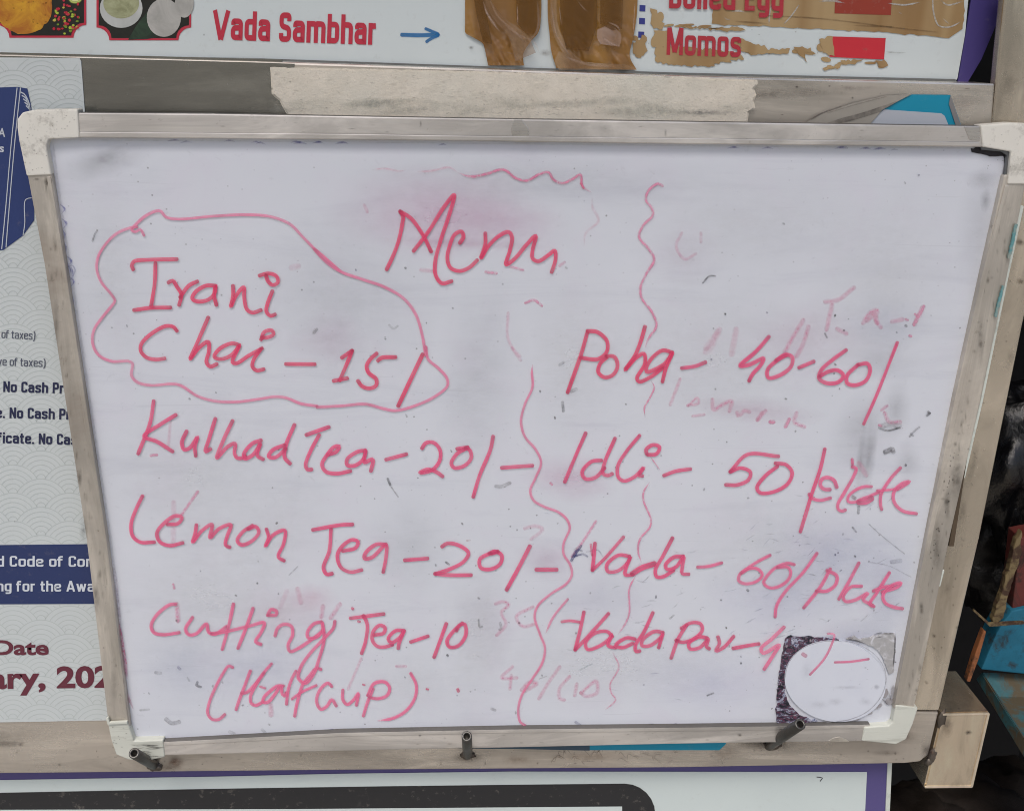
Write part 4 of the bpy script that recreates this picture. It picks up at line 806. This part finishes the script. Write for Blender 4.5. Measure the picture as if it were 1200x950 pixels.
word('faint wavy pink line above Menu', [('B 740 90 800 107 870 95 950 75 1010 115 1060 125 1120 95 1160 88 1182 120 1222 138 1272 118 1308 98 1317 150 1360 182', {'w': 4.6, 'e': (0, 0), 'a': .95}), ('B 550 85 620 80 700 65 740 90', {'w': 3.6, 'e': (0, 0), 'a': .4}), ('B 340 75 400 70 470 82 500 75', {'w': 3, 'e': (0, 0), 'a': .35}), ('G 570 200 572 250 600 310 540 370 532 430', {'w': 4.5, 'e': (0, 0), 'a': .18}), ('G 518 140 530 160', {'w': 3.4, 'c': CRIM})], 3, lin((230, 122, 160)), .8, -.00087, M_FADE, 'handwritten_divider', .1, True)
# half wiped writing
GH = lin((238, 158, 188))
gh = ['I 505 133 560 125 635 68', 'I 535 150 510 260', 'I 560 260 600 280', 'I 680 230 710 185 745 172 735 215 760 250', 'I 700 220 730 190 745 230', 'I 815 225 860 215', ('I 958 158 938 195 918 236', {'a': .8}), ('I 922 192 928 196', {'a': .8, 'w': 3}), ('I 400 220 340 320 315 370', {'a': .5}), ('I 425 250 400 330 370 385', {'a': .5}),
    ('H 955 115 920 190 900 205', {'w': 6, 'a': .3}), ('H 1040 105 1020 215', {'w': 6, 'a': .3}), ('H 780 335 735 450', {'w': 3.4, 'a': .5}), ('H 820 455 860 420 865 445 815 455', {'w': 3}), ('H 930 430 935 475 980 450 1020 435 1010 480', {'w': 4}), ('H 1045 490 1050 505 1080 480 1100 485', {'w': 4}), ('H 1140 520 1160 490', {'w': 4}), ('H 840 505 890 498', {'w': 3}),
    ('I 190 680 225 640', {'w': 4}), ('I 320 710 335 680', {'w': 4, 'a': .8}), ('I 370 650 360 690 405 712', {'w': 4}), ('I 250 690 262 690', {'w': 4, 'a': .9}), ('I 765 635 790 615', {'w': 3}), ('I 780 650 800 690 850 690', {'w': 4, 'a': .6}), ('I 755 705 762 708', {'w': 3, 'a': .9}), ('I 880 215 884 217', {'w': 3, 'a': .9}), ('I 897 291 900 292', {'w': 3, 'a': .9}),
    ('F 915 345 950 335 975 350 940 385 962 440 920 490', {'w': 3.4}), ('F 1085 360 1010 405 1040 450 1090 440', {'w': 3.4}), ('L 80 480 30 530 100 530', {'w': 3.4}), ('L 75 520 70 580', {'w': 3.4}), ('L 125 585 160 550 195 555 140 590', {'w': 4}), ('L 300 480 250 550 205 625', {'w': 3.6}), ('L 345 525 300 580 300 625 320 632', {'w': 3.6}), ('L 380 560 370 610', {'w': 3.6}), ('L 400 600 470 545 472 600 420 615 400 600', {'w': 3.6}),
    ('E 408 98 412 115', {'w': 2.6, 'a': .8}), ('E 425 190 430 265', {'w': 4.4, 'a': .6}), ('E 1102 200 1095 245', {'w': 4.5}), ('E 1180 190 1140 250', {'w': 4.5}), ('C 520 540 450 640', {'w': 3.4, 'a': .75}), ('C 305 370 330 368', {'w': 3, 'a': .9}), ('C 395 210 385 320', {'w': 3, 'a': .35}), ('C 410 590 408 770', {'w': 5, 'a': .3}), ('J 60 470 110 460 142 475 90 520', {'w': 3.6, 'a': .35}), ('J 388 440 330 530 280 600', {'w': 3, 'a': .7}), ('F 290 600 230 740', {'w': 3, 'a': .4}), ('F 455 635 495 635', {'w': 3, 'a': .5}),
    ('B 870 550 915 555', {'w': 3.2, 'a': .8}), ('B 985 525 1040 540', {'w': 3, 'a': .6}), ('B 570 540 620 545', {'w': 4, 'a': .35}), ('G 420 520 440 505', {'w': 3, 'a': .5}), ('G 262 692 300 680 335 705', {'w': 3, 'a': .8}), ('G 180 740 178 850 200 900 235 940', {'w': 3, 'a': .3}), ('H 0 190 40 245', {'w': 3, 'a': .35}), ('G 985 370 960 430 1000 490 1050 465', {'w': 3, 'a': .35}), ('G 1075 370 1075 410', {'w': 3, 'a': .3}), ('G 1160 820 1100 900', {'w': 6, 'a': .25}), ('J 180 262 184 266', {'w': 2.6, 'a': .9}), ('K 820 250 850 300', {'w': 5, 'a': .4}), ('M 420 640 425 655', {'w': 3, 'a': .7}), ('A 960 330 985 325', {'w': 6, 'a': .22}), ('B 305 240 318 270', {'w': 3, 'a': .35}), ('E 905 200 935 130', {'w': 5, 'a': .2}), ('E 985 120 1000 180', {'w': 5, 'a': .3}), ('E 860 660 862 700', {'w': 5, 'a': .5})]
k = Ink(-.00036, True)
for s in gh:
    o = {}
    if isinstance(s, tuple): s, o = s
    k.stroke(pts(s[0], s[1:]), o.get('w', 4.4)*1.5, GH, o.get('a', .5)*.88, (1, 1), .12)
k.build('erased_writing', M_FADE, panel, 'half wiped traces of older pink writing', 'stuff')
# dark pen ticks and dirt marks
k = Ink(-.0006); BK = (.05, .05, .055); NV = lin((48, 58, 120)); GY = (.20, .20, .20)
for c, s, w_, col, a in [('A', '33 208 42 180 55 158', 2.2, GY, .8), ('D', '413 716 425 745', 2.6, BK, .8), ('D', '430 755 462 800', 1.6, GY, .6), ('D', '915 750 940 752 980 735', 4, GY, .5), ('G', '1083 600 1115 568 1142 568', 1.8, BK, .85), ('I', '752 718 790 730 850 716', 2.0, BK, .85), ('I', '760 712 800 700 850 708', 6, (.4, .4, .42), .5),
    ('I', '780 830 815 815 820 830', 5, (.18, .18, .19), .55), ('I', '895 758 920 730 940 715', 2.4, BK, .65), ('I', '975 660 988 650', 3, BK, .7), ('I', '502 280 512 300', 2, BK, .7), ('K', '788 545 806 566', 2, BK, .8), ('K', '818 450 815 478', 3.4, BK, .6), ('K', '790 405 800 410', 4, (.15, .1, .1), .8), ('K', '865 530 920 580 1030 668', 1.1, (.2, .2, .22), .6), ('K', '870 705 960 725 1060 775', 1, (.25, .25, .3), .5),
    ('J', '320 552 300 580 275 620', 3.0, NV, .9), ('J', '290 600 330 590 350 600', 2.2, NV, .8), ('J', '280 600 300 570 325 575', 2, NV, .7), ('J', '345 580 400 572 420 600', 1.4, NV, .5), ('H', '235 440 238 482', 3.2, BK, .55), ('H', '220 268 240 255', 3, GY, .35), ('H', '275 390 298 380', 4, GY, .45), ('F', '683 152 698 163', 2.4, BK, .75), ('F', '630 83 634 84', 1.6, BK, .7), ('F', '635 163 637 168', 1.8, BK, .7),
    ('F', '835 420 840 455 852 450', 2.0, GY, .7), ('F', '935 435 940 460 932 465', 3.0, GY, .7), ('F', '690 583 692 587', 2.6, BK, .85), ('F', '1022 433 1024 434', 2.0, BK, .85), ('F', '780 52 795 50', 1.8, (.4, .12, .14), .6), ('F', '895 832 912 838', 3, GY, .6), ('L', '748 150 747 158', 2.0, BK, .7), ('L', '812 255 830 240', 2, GY, .5), ('L', '375 735 415 765', 3.2, NV, .7), ('L', '390 495 450 465', 1.8, (.3, .4, .42), .5), ('L', '985 612 1015 600', 1.8, BK, .7), ('L', '205 535 240 522', 1.2, GY, .6), ('L', '715 750 735 748', 3, BK, .7), ('L', '830 748 840 745', 3, NV, .6), ('L', '5 760 20 762', 3, NV, .8),
    ('E', '520 550 515 565 535 572', 3, BK, .6), ('E', '375 722 400 740 435 735', 5, (.28, .28, .3), .55), ('E', '255 680 295 676', 2.4, GY, .5), ('E', '430 480 440 490', 3, (.3, .3, .45), .6), ('E', '325 505 350 508', 3.4, (.35, .35, .37), .5), ('E', '590 570 592 566', 2, GY, .7), ('E', '635 550 637 553', 2, GY, .7), ('E', '850 745 855 748', 2, GY, .6), ('E', '474 528 482 545', 2, GY, .4), ('E', '670 780 690 790', 4, GY, .3), ('E', '820 770 835 785', 3.4, GY, .3), ('C', '945 925 985 885', 1.2, GY, .5),
    ('M', '690 480 702 487', 2, BK, .6), ('K', '940 195 975 185', 6, (.16, .16, .17), .5), ('K', '970 705 1010 700', 5, (.25, .27, .33), .4), ('K', '1060 110 1070 120', 2.4, BK, .7), ('K', '1140 10 1146 16', 3, BK, .8), ('K', '1034 255 1036 258', 2.4, BK, .9), ('K', '300 835 304 838', 3, BK, .7), ('I', '876 243 880 246', 3, BK, .8), ('I', '834 274 836 276', 1.8, BK, .8), ('C', '605 78 607 80', 1.8, BK, .8), ('B', '494 530 497 532', 2.2, BK, .8), ('B', '714 716 716 718', 1.8, BK, .7), ('B', '75 815 65 835 85 815', 2.4, GY, .4), ('B', '420 795 440 812 460 800', 2.4, GY, .35), ('A', '1062 635 1075 615', 3, GY, .35), ('A', '192 598 194 604', 1.8, BK, .6), ('D', '1120 309 1122 311', 2, BK, .8), ('D', '500 422 502 428', 2, GY, .6), ('D', '772 158 774 160', 1.8, GY, .6)]:
    k.stroke(pts(c, s), w_, col, a, (1, 1), 0)
for _ in range(150):
    s_ = random.random()**.6; y_ = 190+650*s_; x = random.uniform(80+85*(y_-165)/700, 1165-120*(y_-165)/700)
    if random.random() < .45: x = random.uniform(820, 1160-120*(y_-165)/700)
    r = random.uniform(.5, 1.5); k.blob(x, y_, r*random.uniform(.7, 1.8), r, random.choice([BK, GY, (.12, .12, .2)]), random.uniform(.35, .9), random.random()*3, soft=False, rings=3, n=8)
k.build('dirt_marks', M_GRIME, panel, 'small dark pen ticks and dirt marks', 'stuff')
# blue ink rubbed along the edges, plus painted shade lines
k = Ink(-.00075); BL = lin((70, 78, 168))
for (x, y_) in [(205, 163), (218, 165), (268, 163.5), (300, 165), (305, 166), (345, 165), (352, 166), (375, 165.5), (402, 166), (520, 168), (985, 172), (990, 171), (1015, 172.5), (1032, 173), (1048, 174), (900, 172), (860, 171.5)]:
    k.stroke([(x-random.uniform(3, 10), y_+2.5), (x, y_+1), (x+random.uniform(3, 10), y_+2+random.uniform(0, 1.5))], 2.8, BL, .95, (0, 0), 0)
for (x, y_) in [(71, 245), (73, 262), (74, 275), (76, 290), (79, 306), (80, 316), (82, 330), (85, 352), (78, 312), (84, 318)]:
    k.stroke([(x-1, y_-6), (x+random.uniform(0, 5), y_), (x+1, y_+6)], 2.8, BL, .9, (0, 0), 0)
k.stroke([(76, 316), (84, 311), (88, 316), (84, 326), (80, 330)], 1.4, BL, .5, (0, 0), 0)
for i in range(50):
    x = random.uniform(380, 1000); k.stroke([(x, 858.5-.008*(x-380)-random.uniform(2, 5)), (x+random.uniform(2, 9), 857-.008*(x-380)-random.uniform(2, 4))], random.uniform(1, 2.4), random.choice([BL, (.1, .1, .12), (.15, .14, .14)]), random.uniform(.3, .8), (0, 0), 0)
PKE = lin((206, 110, 150))
k.stroke([(138, 726), (144, 760), (149, 795)], 4.2, PKE, .8, (0, 0), 0); k.stroke([(150, 812), (152, 820), (156, 830)], 3, PKE, .7, (0, 0), 0); k.stroke([(133, 660), (137, 700), (141, 740)], 4.5, lin((196, 180, 200)), .5, (0, 0), 0)
k.stroke([(62, 168), (70, 230), (88, 350), (110, 500), (128, 620), (140, 720), (152, 840), (158, 866)], 2.2, (.30, .30, .36), .22, (0, 0), 0)  # shade along the frame's inner edges painted as grey strokes
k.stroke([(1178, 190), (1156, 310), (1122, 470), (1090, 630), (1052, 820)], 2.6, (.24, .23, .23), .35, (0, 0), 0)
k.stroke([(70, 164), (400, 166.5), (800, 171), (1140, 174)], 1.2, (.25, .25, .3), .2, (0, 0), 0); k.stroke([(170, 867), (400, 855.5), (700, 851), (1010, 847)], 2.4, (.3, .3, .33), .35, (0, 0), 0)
k.build('edge_ink_and_shade', M_GRIME, panel, 'blue and pink ink rubbed into the edges, with painted edge shade', 'stuff')
# wiped haze
k = Ink(-.00003); k.bs = 6e-6
for cx, cy, rx, ry, col, a, rot in [(520, 250, 150, 62, lin((222, 188, 210)), .62, 0), (590, 262, 90, 40, lin((222, 190, 212)), .3, .1), (670, 560, 60, 30, lin((224, 196, 214)), .6, 0), (120, 190, 60, 22, (.42, .42, .44), .45, -.3), (125, 182, 30, 9, (.30, .30, .32), .35, -.35), (385, 400, 50, 40, lin((212, 186, 204)), .3, 0), (640, 655, 40, 30, lin((206, 180, 200)), .35, 0), (1010, 505, 40, 50, (.40, .40, .43), .35, .2), (1018, 535, 10, 46, (.36, .36, .38), .6, .12), (1008, 540, 6, 48, (.36, .36, .38), .5, .1), (1030, 420, 50, 30, (.42, .42, .46), .25, 0), (1050, 480, 20, 40, (.34, .34, .36), .35, .1), (1064, 540, 18, 30, (.36, .36, .38), .3, 0), (980, 650, 110, 60, lin((186, 190, 216)), .40, .1), (920, 700, 110, 50, lin((190, 192, 218)), .35, 0), (1040, 700, 40, 60, lin((180, 184, 206)), .35, .1), (830, 800, 120, 50, lin((200, 200, 226)), .3, 0), (330, 720, 70, 35, lin((224, 204, 216)), .4, 0), (365, 700, 34, 20, lin((228, 190, 208)), .45, 0), (300, 780, 120, 60, lin((198, 200, 220)), .3, 0), (210, 780, 60, 60, lin((190, 196, 214)), .3, 0), (570, 730, 40, 60, lin((214, 206, 220)), .3, 0), (1040, 380, 60, 40, lin((196, 200, 216)), .4, 0), (950, 395, 90, 50, lin((216, 190, 206)), .3, 0), (880, 480, 90, 18, lin((214, 190, 206)), .45, .1), (1150, 260, 30, 90, (.45, .45, .48), .3, .15), (1150, 210, 22, 14, (.35, .35, .37), .3, 0), (1155, 235, 7, 14, (.3, .3, .33), .5, .1), (540, 285, 110, 8, lin((206, 150, 180)), .3, .04), (800, 300, 60, 40, lin((214, 202, 214)), .25, 0), (1000, 745, 60, 22, lin((184, 186, 206)), .4, -.2), (700, 700, 90, 40, lin((196, 196, 214)), .25, 0)]:
    k.blob(cx, cy, rx, ry, col, a, rot, rings=8, n=28)
for cx, cy, rx, ry, a, rot in [(670, 420, 70, 110, .5, .1), (560, 740, 46, 100, .55, .05), (840, 420, 170, 110, .45, .1), (130, 330, 50, 150, .4, -.1), (230, 560, 130, 120, .45, 0), (250, 700, 130, 90, .5, 0), (700, 780, 170, 60, .55, 0), (900, 640, 130, 70, .4, 0), (1040, 330, 90, 120, .4, .1), (480, 800, 90, 50, .4, 0), (880, 260, 200, 60, .3, 0), (330, 620, 60, 110, .35, .3)]:
    k.blob(cx, cy, rx, ry, lin((226, 227, 230)), a, rot, rings=8, n=28)
for cx, cy, rx, ry, a, rot in [(400, 350, 130, 110, .32, .2), (560, 440, 60, 130, .35, .1), (480, 640, 60, 70, .3, 0), (640, 210, 240, 40, .28, 0)]:
    k.blob(cx, cy, rx, ry, lin((196, 198, 204)), a, rot, rings=8, n=28)
k.build('wiped_haze', M_SOFT, panel, 'soft pink and grey haze left by wiping', 'stuff')
# scattered faint scratches in the lower right
k = Ink(-.00048)
for _ in range(120):
    x = random.triangular(600, 1060, 960); y_ = random.triangular(560, 840, 700); l = random.uniform(3, 16); q = random.uniform(-.9, .4)
    k.stroke([(x, y_), (x+l*.5*math.cos(q), y_+l*.5*math.sin(q)+random.uniform(-1, 1)), (x+l*math.cos(q), y_+l*math.sin(q))], random.uniform(.8, 1.8), random.choice([(.25, .26, .42), (.28, .28, .32), (.3, .32, .36)]), random.uniform(.2, .55), (0, 0), 0)
k.build('fine_scratches', M_GRIME, panel, 'fine grey blue scratches', 'stuff')

# ------------------------------------------------------------------ torn sticker on the board, lower right
stk = thing('torn_sticker', at(985, 845, -.0005), 'torn square sticker remains around a white disc in the board corner', 'sticker')
def mp_(s): return pts('M', s)
t = NT('sticker_picture_remains'); co = t.coord(world=True)
n1 = t.noise(75, 5, .7, t.coord((1, 1, 1.9), (0, .5, 0), world=True), 2.0); n2 = t.noise(60, 4, .6, t.coord(world=True)); n3 = t.noise(260, 4, .7, co)
cc = t.ramp(n1, [(.38, lin((22, 24, 34))), (.45, lin((40, 42, 56))), (.485, lin((66, 62, 80))), (.505, lin((136, 52, 80))), (.52, lin((50, 50, 66))), (.56, lin((92, 96, 118))), (.60, lin((190, 190, 204))), (.66, lin((44, 62, 110)))])
t.set(Base_Color=t.mix(t.ramp(n3, [(.60, 0.0), (.74, .7)]), cc, lin((196, 194, 200))), Roughness=.45); t.bump(n3, .4, .0005); M_PIC = t.m
M_GLUE = ink_mat('dusty_glue_patches', .36, .44, 75, .8, .0)
L1 = [(318, 352), (332, 340), (400, 342), (470, 345), (555, 348), (568, 356), (520, 366), (470, 378), (430, 395), (395, 415), (360, 450), (335, 490), (318, 540), (316, 590), (326, 630), (350, 670), (385, 705), (430, 722), (468, 732), (380, 742), (280, 742), (276, 700), (282, 600), (284, 560), (290, 520), (302, 430), (312, 380)]
slab('torn_print', [(840+a/3.96, 660+b/3.96) for a, b in L1], -.0012, .0011, M_PIC, stk, jag=.55, sub=3)
gl = Ink(-.0013)
def mpoly(q): return [(840+a/3.96, 660+b/3.96) for a, b in q]
M_GL = worn('dusty_glue', (172, 171, 172), (206, 206, 212), 70, .50, .60, .8)
for q in ([(600, 350), (640, 335), (660, 352), (700, 346), (760, 330), (829, 322), (829, 400), (820, 505), (800, 515), (786, 480), (776, 450), (745, 400), (690, 372), (650, 358)], [(738, 560), (762, 558), (768, 575), (745, 588), (728, 578)], [(760, 590), (792, 582), (800, 606), (770, 622), (756, 610)], [(700, 660), (755, 640), (762, 652), (720, 682), (690, 690)], [(655, 695), (690, 684), (700, 694), (668, 712), (640, 716)], [(545, 728), (600, 722), (640, 712), (640, 722), (600, 732), (548, 735)]):
    slab('glue_patch', mpoly(q), -.0011, .0010, M_GL, stk, jag=.45, sub=2.5)
for (a, b, rx, ry, al) in [(620, 345, 14, 8, .5), (745, 570, 18, 18, .9), (775, 600, 22, 26, .9), (735, 655, 34, 26, .9), (690, 690, 36, 16, .8), (600, 722, 70, 12, .9), (520, 728, 30, 10, .6), (820, 600, 14, 40, .5), (800, 640, 20, 20, .7)]:
    gl.blob(840+a/3.96, 660+b/3.96, rx/3.96, ry/3.96, lin((158, 156, 158)), al, soft=False, rings=4, n=22)
for P_ in ['725 330 760 322 800 325 828 322', '740 342 775 338', '828 325 826 400 818 480', '812 700 800 745', '540 738 600 732 650 715', '600 352 640 356 690 372', '760 620 780 640 800 660', '800 600 810 640']:
    gl.stroke(mp_(P_), 1.6, (.12, .12, .13), .8, (0, 0), 0)
gl.build('glue_remains', M_GLUE, stk, 'grey dusty glue patches')
DISC = [(840+(550+235*math.cos(2*math.pi*i/64))/3.96, 660+(546+188*math.sin(2*math.pi*i/64)+.06*235*math.cos(2*math.pi*i/64)*1)/3.96) for i in range(64)]
t = NT('white_disc_paper'); n = t.noise(30, 6, .65, t.coord(world=True), .5); f2 = t.noise(300, 4, .7, t.coord(world=True))
c_ = t.mix(t.ramp(n, [(.45, 0.0), (.75, .4)]), lin((210, 214, 224)), lin((196, 200, 214))); t.set(Base_Color=t.mix(t.ramp(f2, [(.66, 0.0), (.76, .5)]), c_, lin((140, 136, 146))), Roughness=.4)
slab('white_disc', DISC, -.0018, .0016, t.m, stk)
dc = Ink(-.0019)
dc.stroke(pts('M', '315 545 330 470 380 405 460 368 550 358 650 372 730 420 775 480 785 545 760 620 700 685 620 722 550 734'), 1.1, (.16, .15, .17), .55, (0, 0), 0)
for cx, cy, rx, ry, a in [(742, 572, 18, 15, .55), (600, 575, 90, 10, .25), (550, 640, 40, 22, .25), (470, 655, 60, 24, .2), (690, 640, 40, 26, .2), (420, 500, 40, 60, .15), (690, 483, 8, 4, .7), (700, 490, 4, 3, .7)]:
    dc.blob(840+cx/3.96, 660+cy/3.96, rx/3.96, ry/3.96, (.25, .25, .29), a)
dc.build('disc_dirt', M_GRIME, stk, kind='stuff')
tp = Ink(YR-.0004)
for (x, y_) in [(920, 855)]:
    tp.stroke([(922, 850), (920, 860), (918, 868)], 16, lin((168, 184, 200)), .62, (0, 0), 0); tp.stroke([(930, 852), (925, 866)], 9, lin((190, 196, 204)), .5, (0, 0), 0)
tp.build('clear_tape_scrap', M_SOFT, stk, 'bluish scrap of clear tape over the frame')

# ------------------------------------------------------------------ things in the dark gap on the right
def blobby(name, c, r, sq, mat, seed, amp=.35, sub=4, parent=None):
    bm = bmesh.new(); bmesh.ops.create_icosphere(bm, subdivisions=sub, radius=1)
    for v in bm.verts:
        n = v.co.copy(); d = 1+amp*noise.noise(n*1.6+Vector((seed, 0, 0)))+amp*.7*(abs(noise.noise(n*4+Vector((0, seed, 0)))))-amp*.4*abs(noise.noise(n*8+Vector((0, 0, seed))))
        v.co = Vector(c)+Vector((n.x*r*sq[0], n.y*r*sq[1], n.z*r*sq[2]))*d
    return bmlink(name, bm, mat, parent, smooth=True)
M_BAG = flat('glossy_black_plastic', (16, 16, 18), .12, .3, 60, 0, .6, .7, .004)
tag(blobby('plastic_bag', at(1196, 535, .17), .052, (.9, .8, 1.5), M_BAG, 2.3, .5), 'crumpled glossy black plastic bag in the dark gap right of the frame', 'bag')
tag(blobby('plastic_bag', at(1172, 640, .20), .05, (.9, .8, 1.2), flat('dull_black_plastic', (20, 18, 18), .35, .3, 60, 0, .6, .5, .004), 7.9, .4), 'dull black bag below the glossy one beside the steel upright', 'bag')
M_BLUE = worn('worn_blue_paint', (26, 104, 130), (46, 44, 40), 26, .52, .62)
M_BLUE2 = worn('scuffed_blue_shelf_paint', (56, 100, 106), (84, 74, 56), 34, .44, .54, .6)
M_MAR = worn('maroon_paint', (96, 40, 34), (50, 34, 28), 26, .5, .6)
M_RUST = worn('rusty_chipped_edge', (120, 104, 72), (64, 44, 30), 60, .45, .55, .7)
cb = thing('painted_cabinet', at(1230, 880, .10), 'worn blue and maroon painted cabinet with a rusty edge at the right border', 'cabinet')
slab('maroon_panel', [(1186, 716), (1196, 630), (1300, 610), (1300, 690)], .10, .02, M_MAR, cb, .001)
slab('blue_panel', [(1150, 784), (1168, 742), (1176, 728), (1186, 716), (1300, 690), (1300, 800)], .096, .02, M_BLUE, cb, .001)
slab('angle_bar', [(1191, 632), (1198, 622), (1197, 650), (1181, 700), (1176, 724), (1166, 734), (1163, 726), (1172, 700), (1184, 660)], .088, .006, M_RUST, cb, .0008, jag=.6, sub=5)
slab('angle_bar', [(1153, 738), (1156, 740), (1147, 772), (1137, 799), (1133, 798), (1142, 768)], .085, .006, worn('orange_rust', (150, 92, 54), (60, 44, 34), 60, .5, .6, .7), cb, .0008)
slab('wire', [(1142, 714), (1160, 730), (1200, 728), (1200, 731), (1160, 734), (1141, 716)], .082, .002, M_RUST, cb)
bm = bmesh.new(); P3 = [at(1150, 787, .110), at(1300, 792, .110), at(1300, 1000, -.02), at(1222, 900, -.02)]
solid(bm, P3, Vector((0, .006, -.012))); bmesh.ops.bevel(bm, geom=list(bm.edges), offset=.0008, segments=2, affect='EDGES'); bmlink('shelf', bm, M_BLUE2, cb)
M_CLUT = flat('dark_clutter', (44, 36, 30), .8, .6, 40, 0, .6, .3, .004)
for i, (x, y_, yy, r, sq) in enumerate([(1130, 960, .12, .05, (1.4, 1, .6)), (1080, 985, .10, .05, (1, 1, .8)), (1190, 945, .16, .06, (1, 1, .6))]):
    tag(blobby('cloth_bundle', at(x, y_, yy), r, sq, M_CLUT, 20+i*3.3, .4), ['dark cloth bundle under the steel stub', 'dark cloth bundle beside the purple banner edge', 'dark cloth bundle under the blue shelf at the bottom right corner'][i], 'cloth bundle', 'dark bundles under the stall counter')
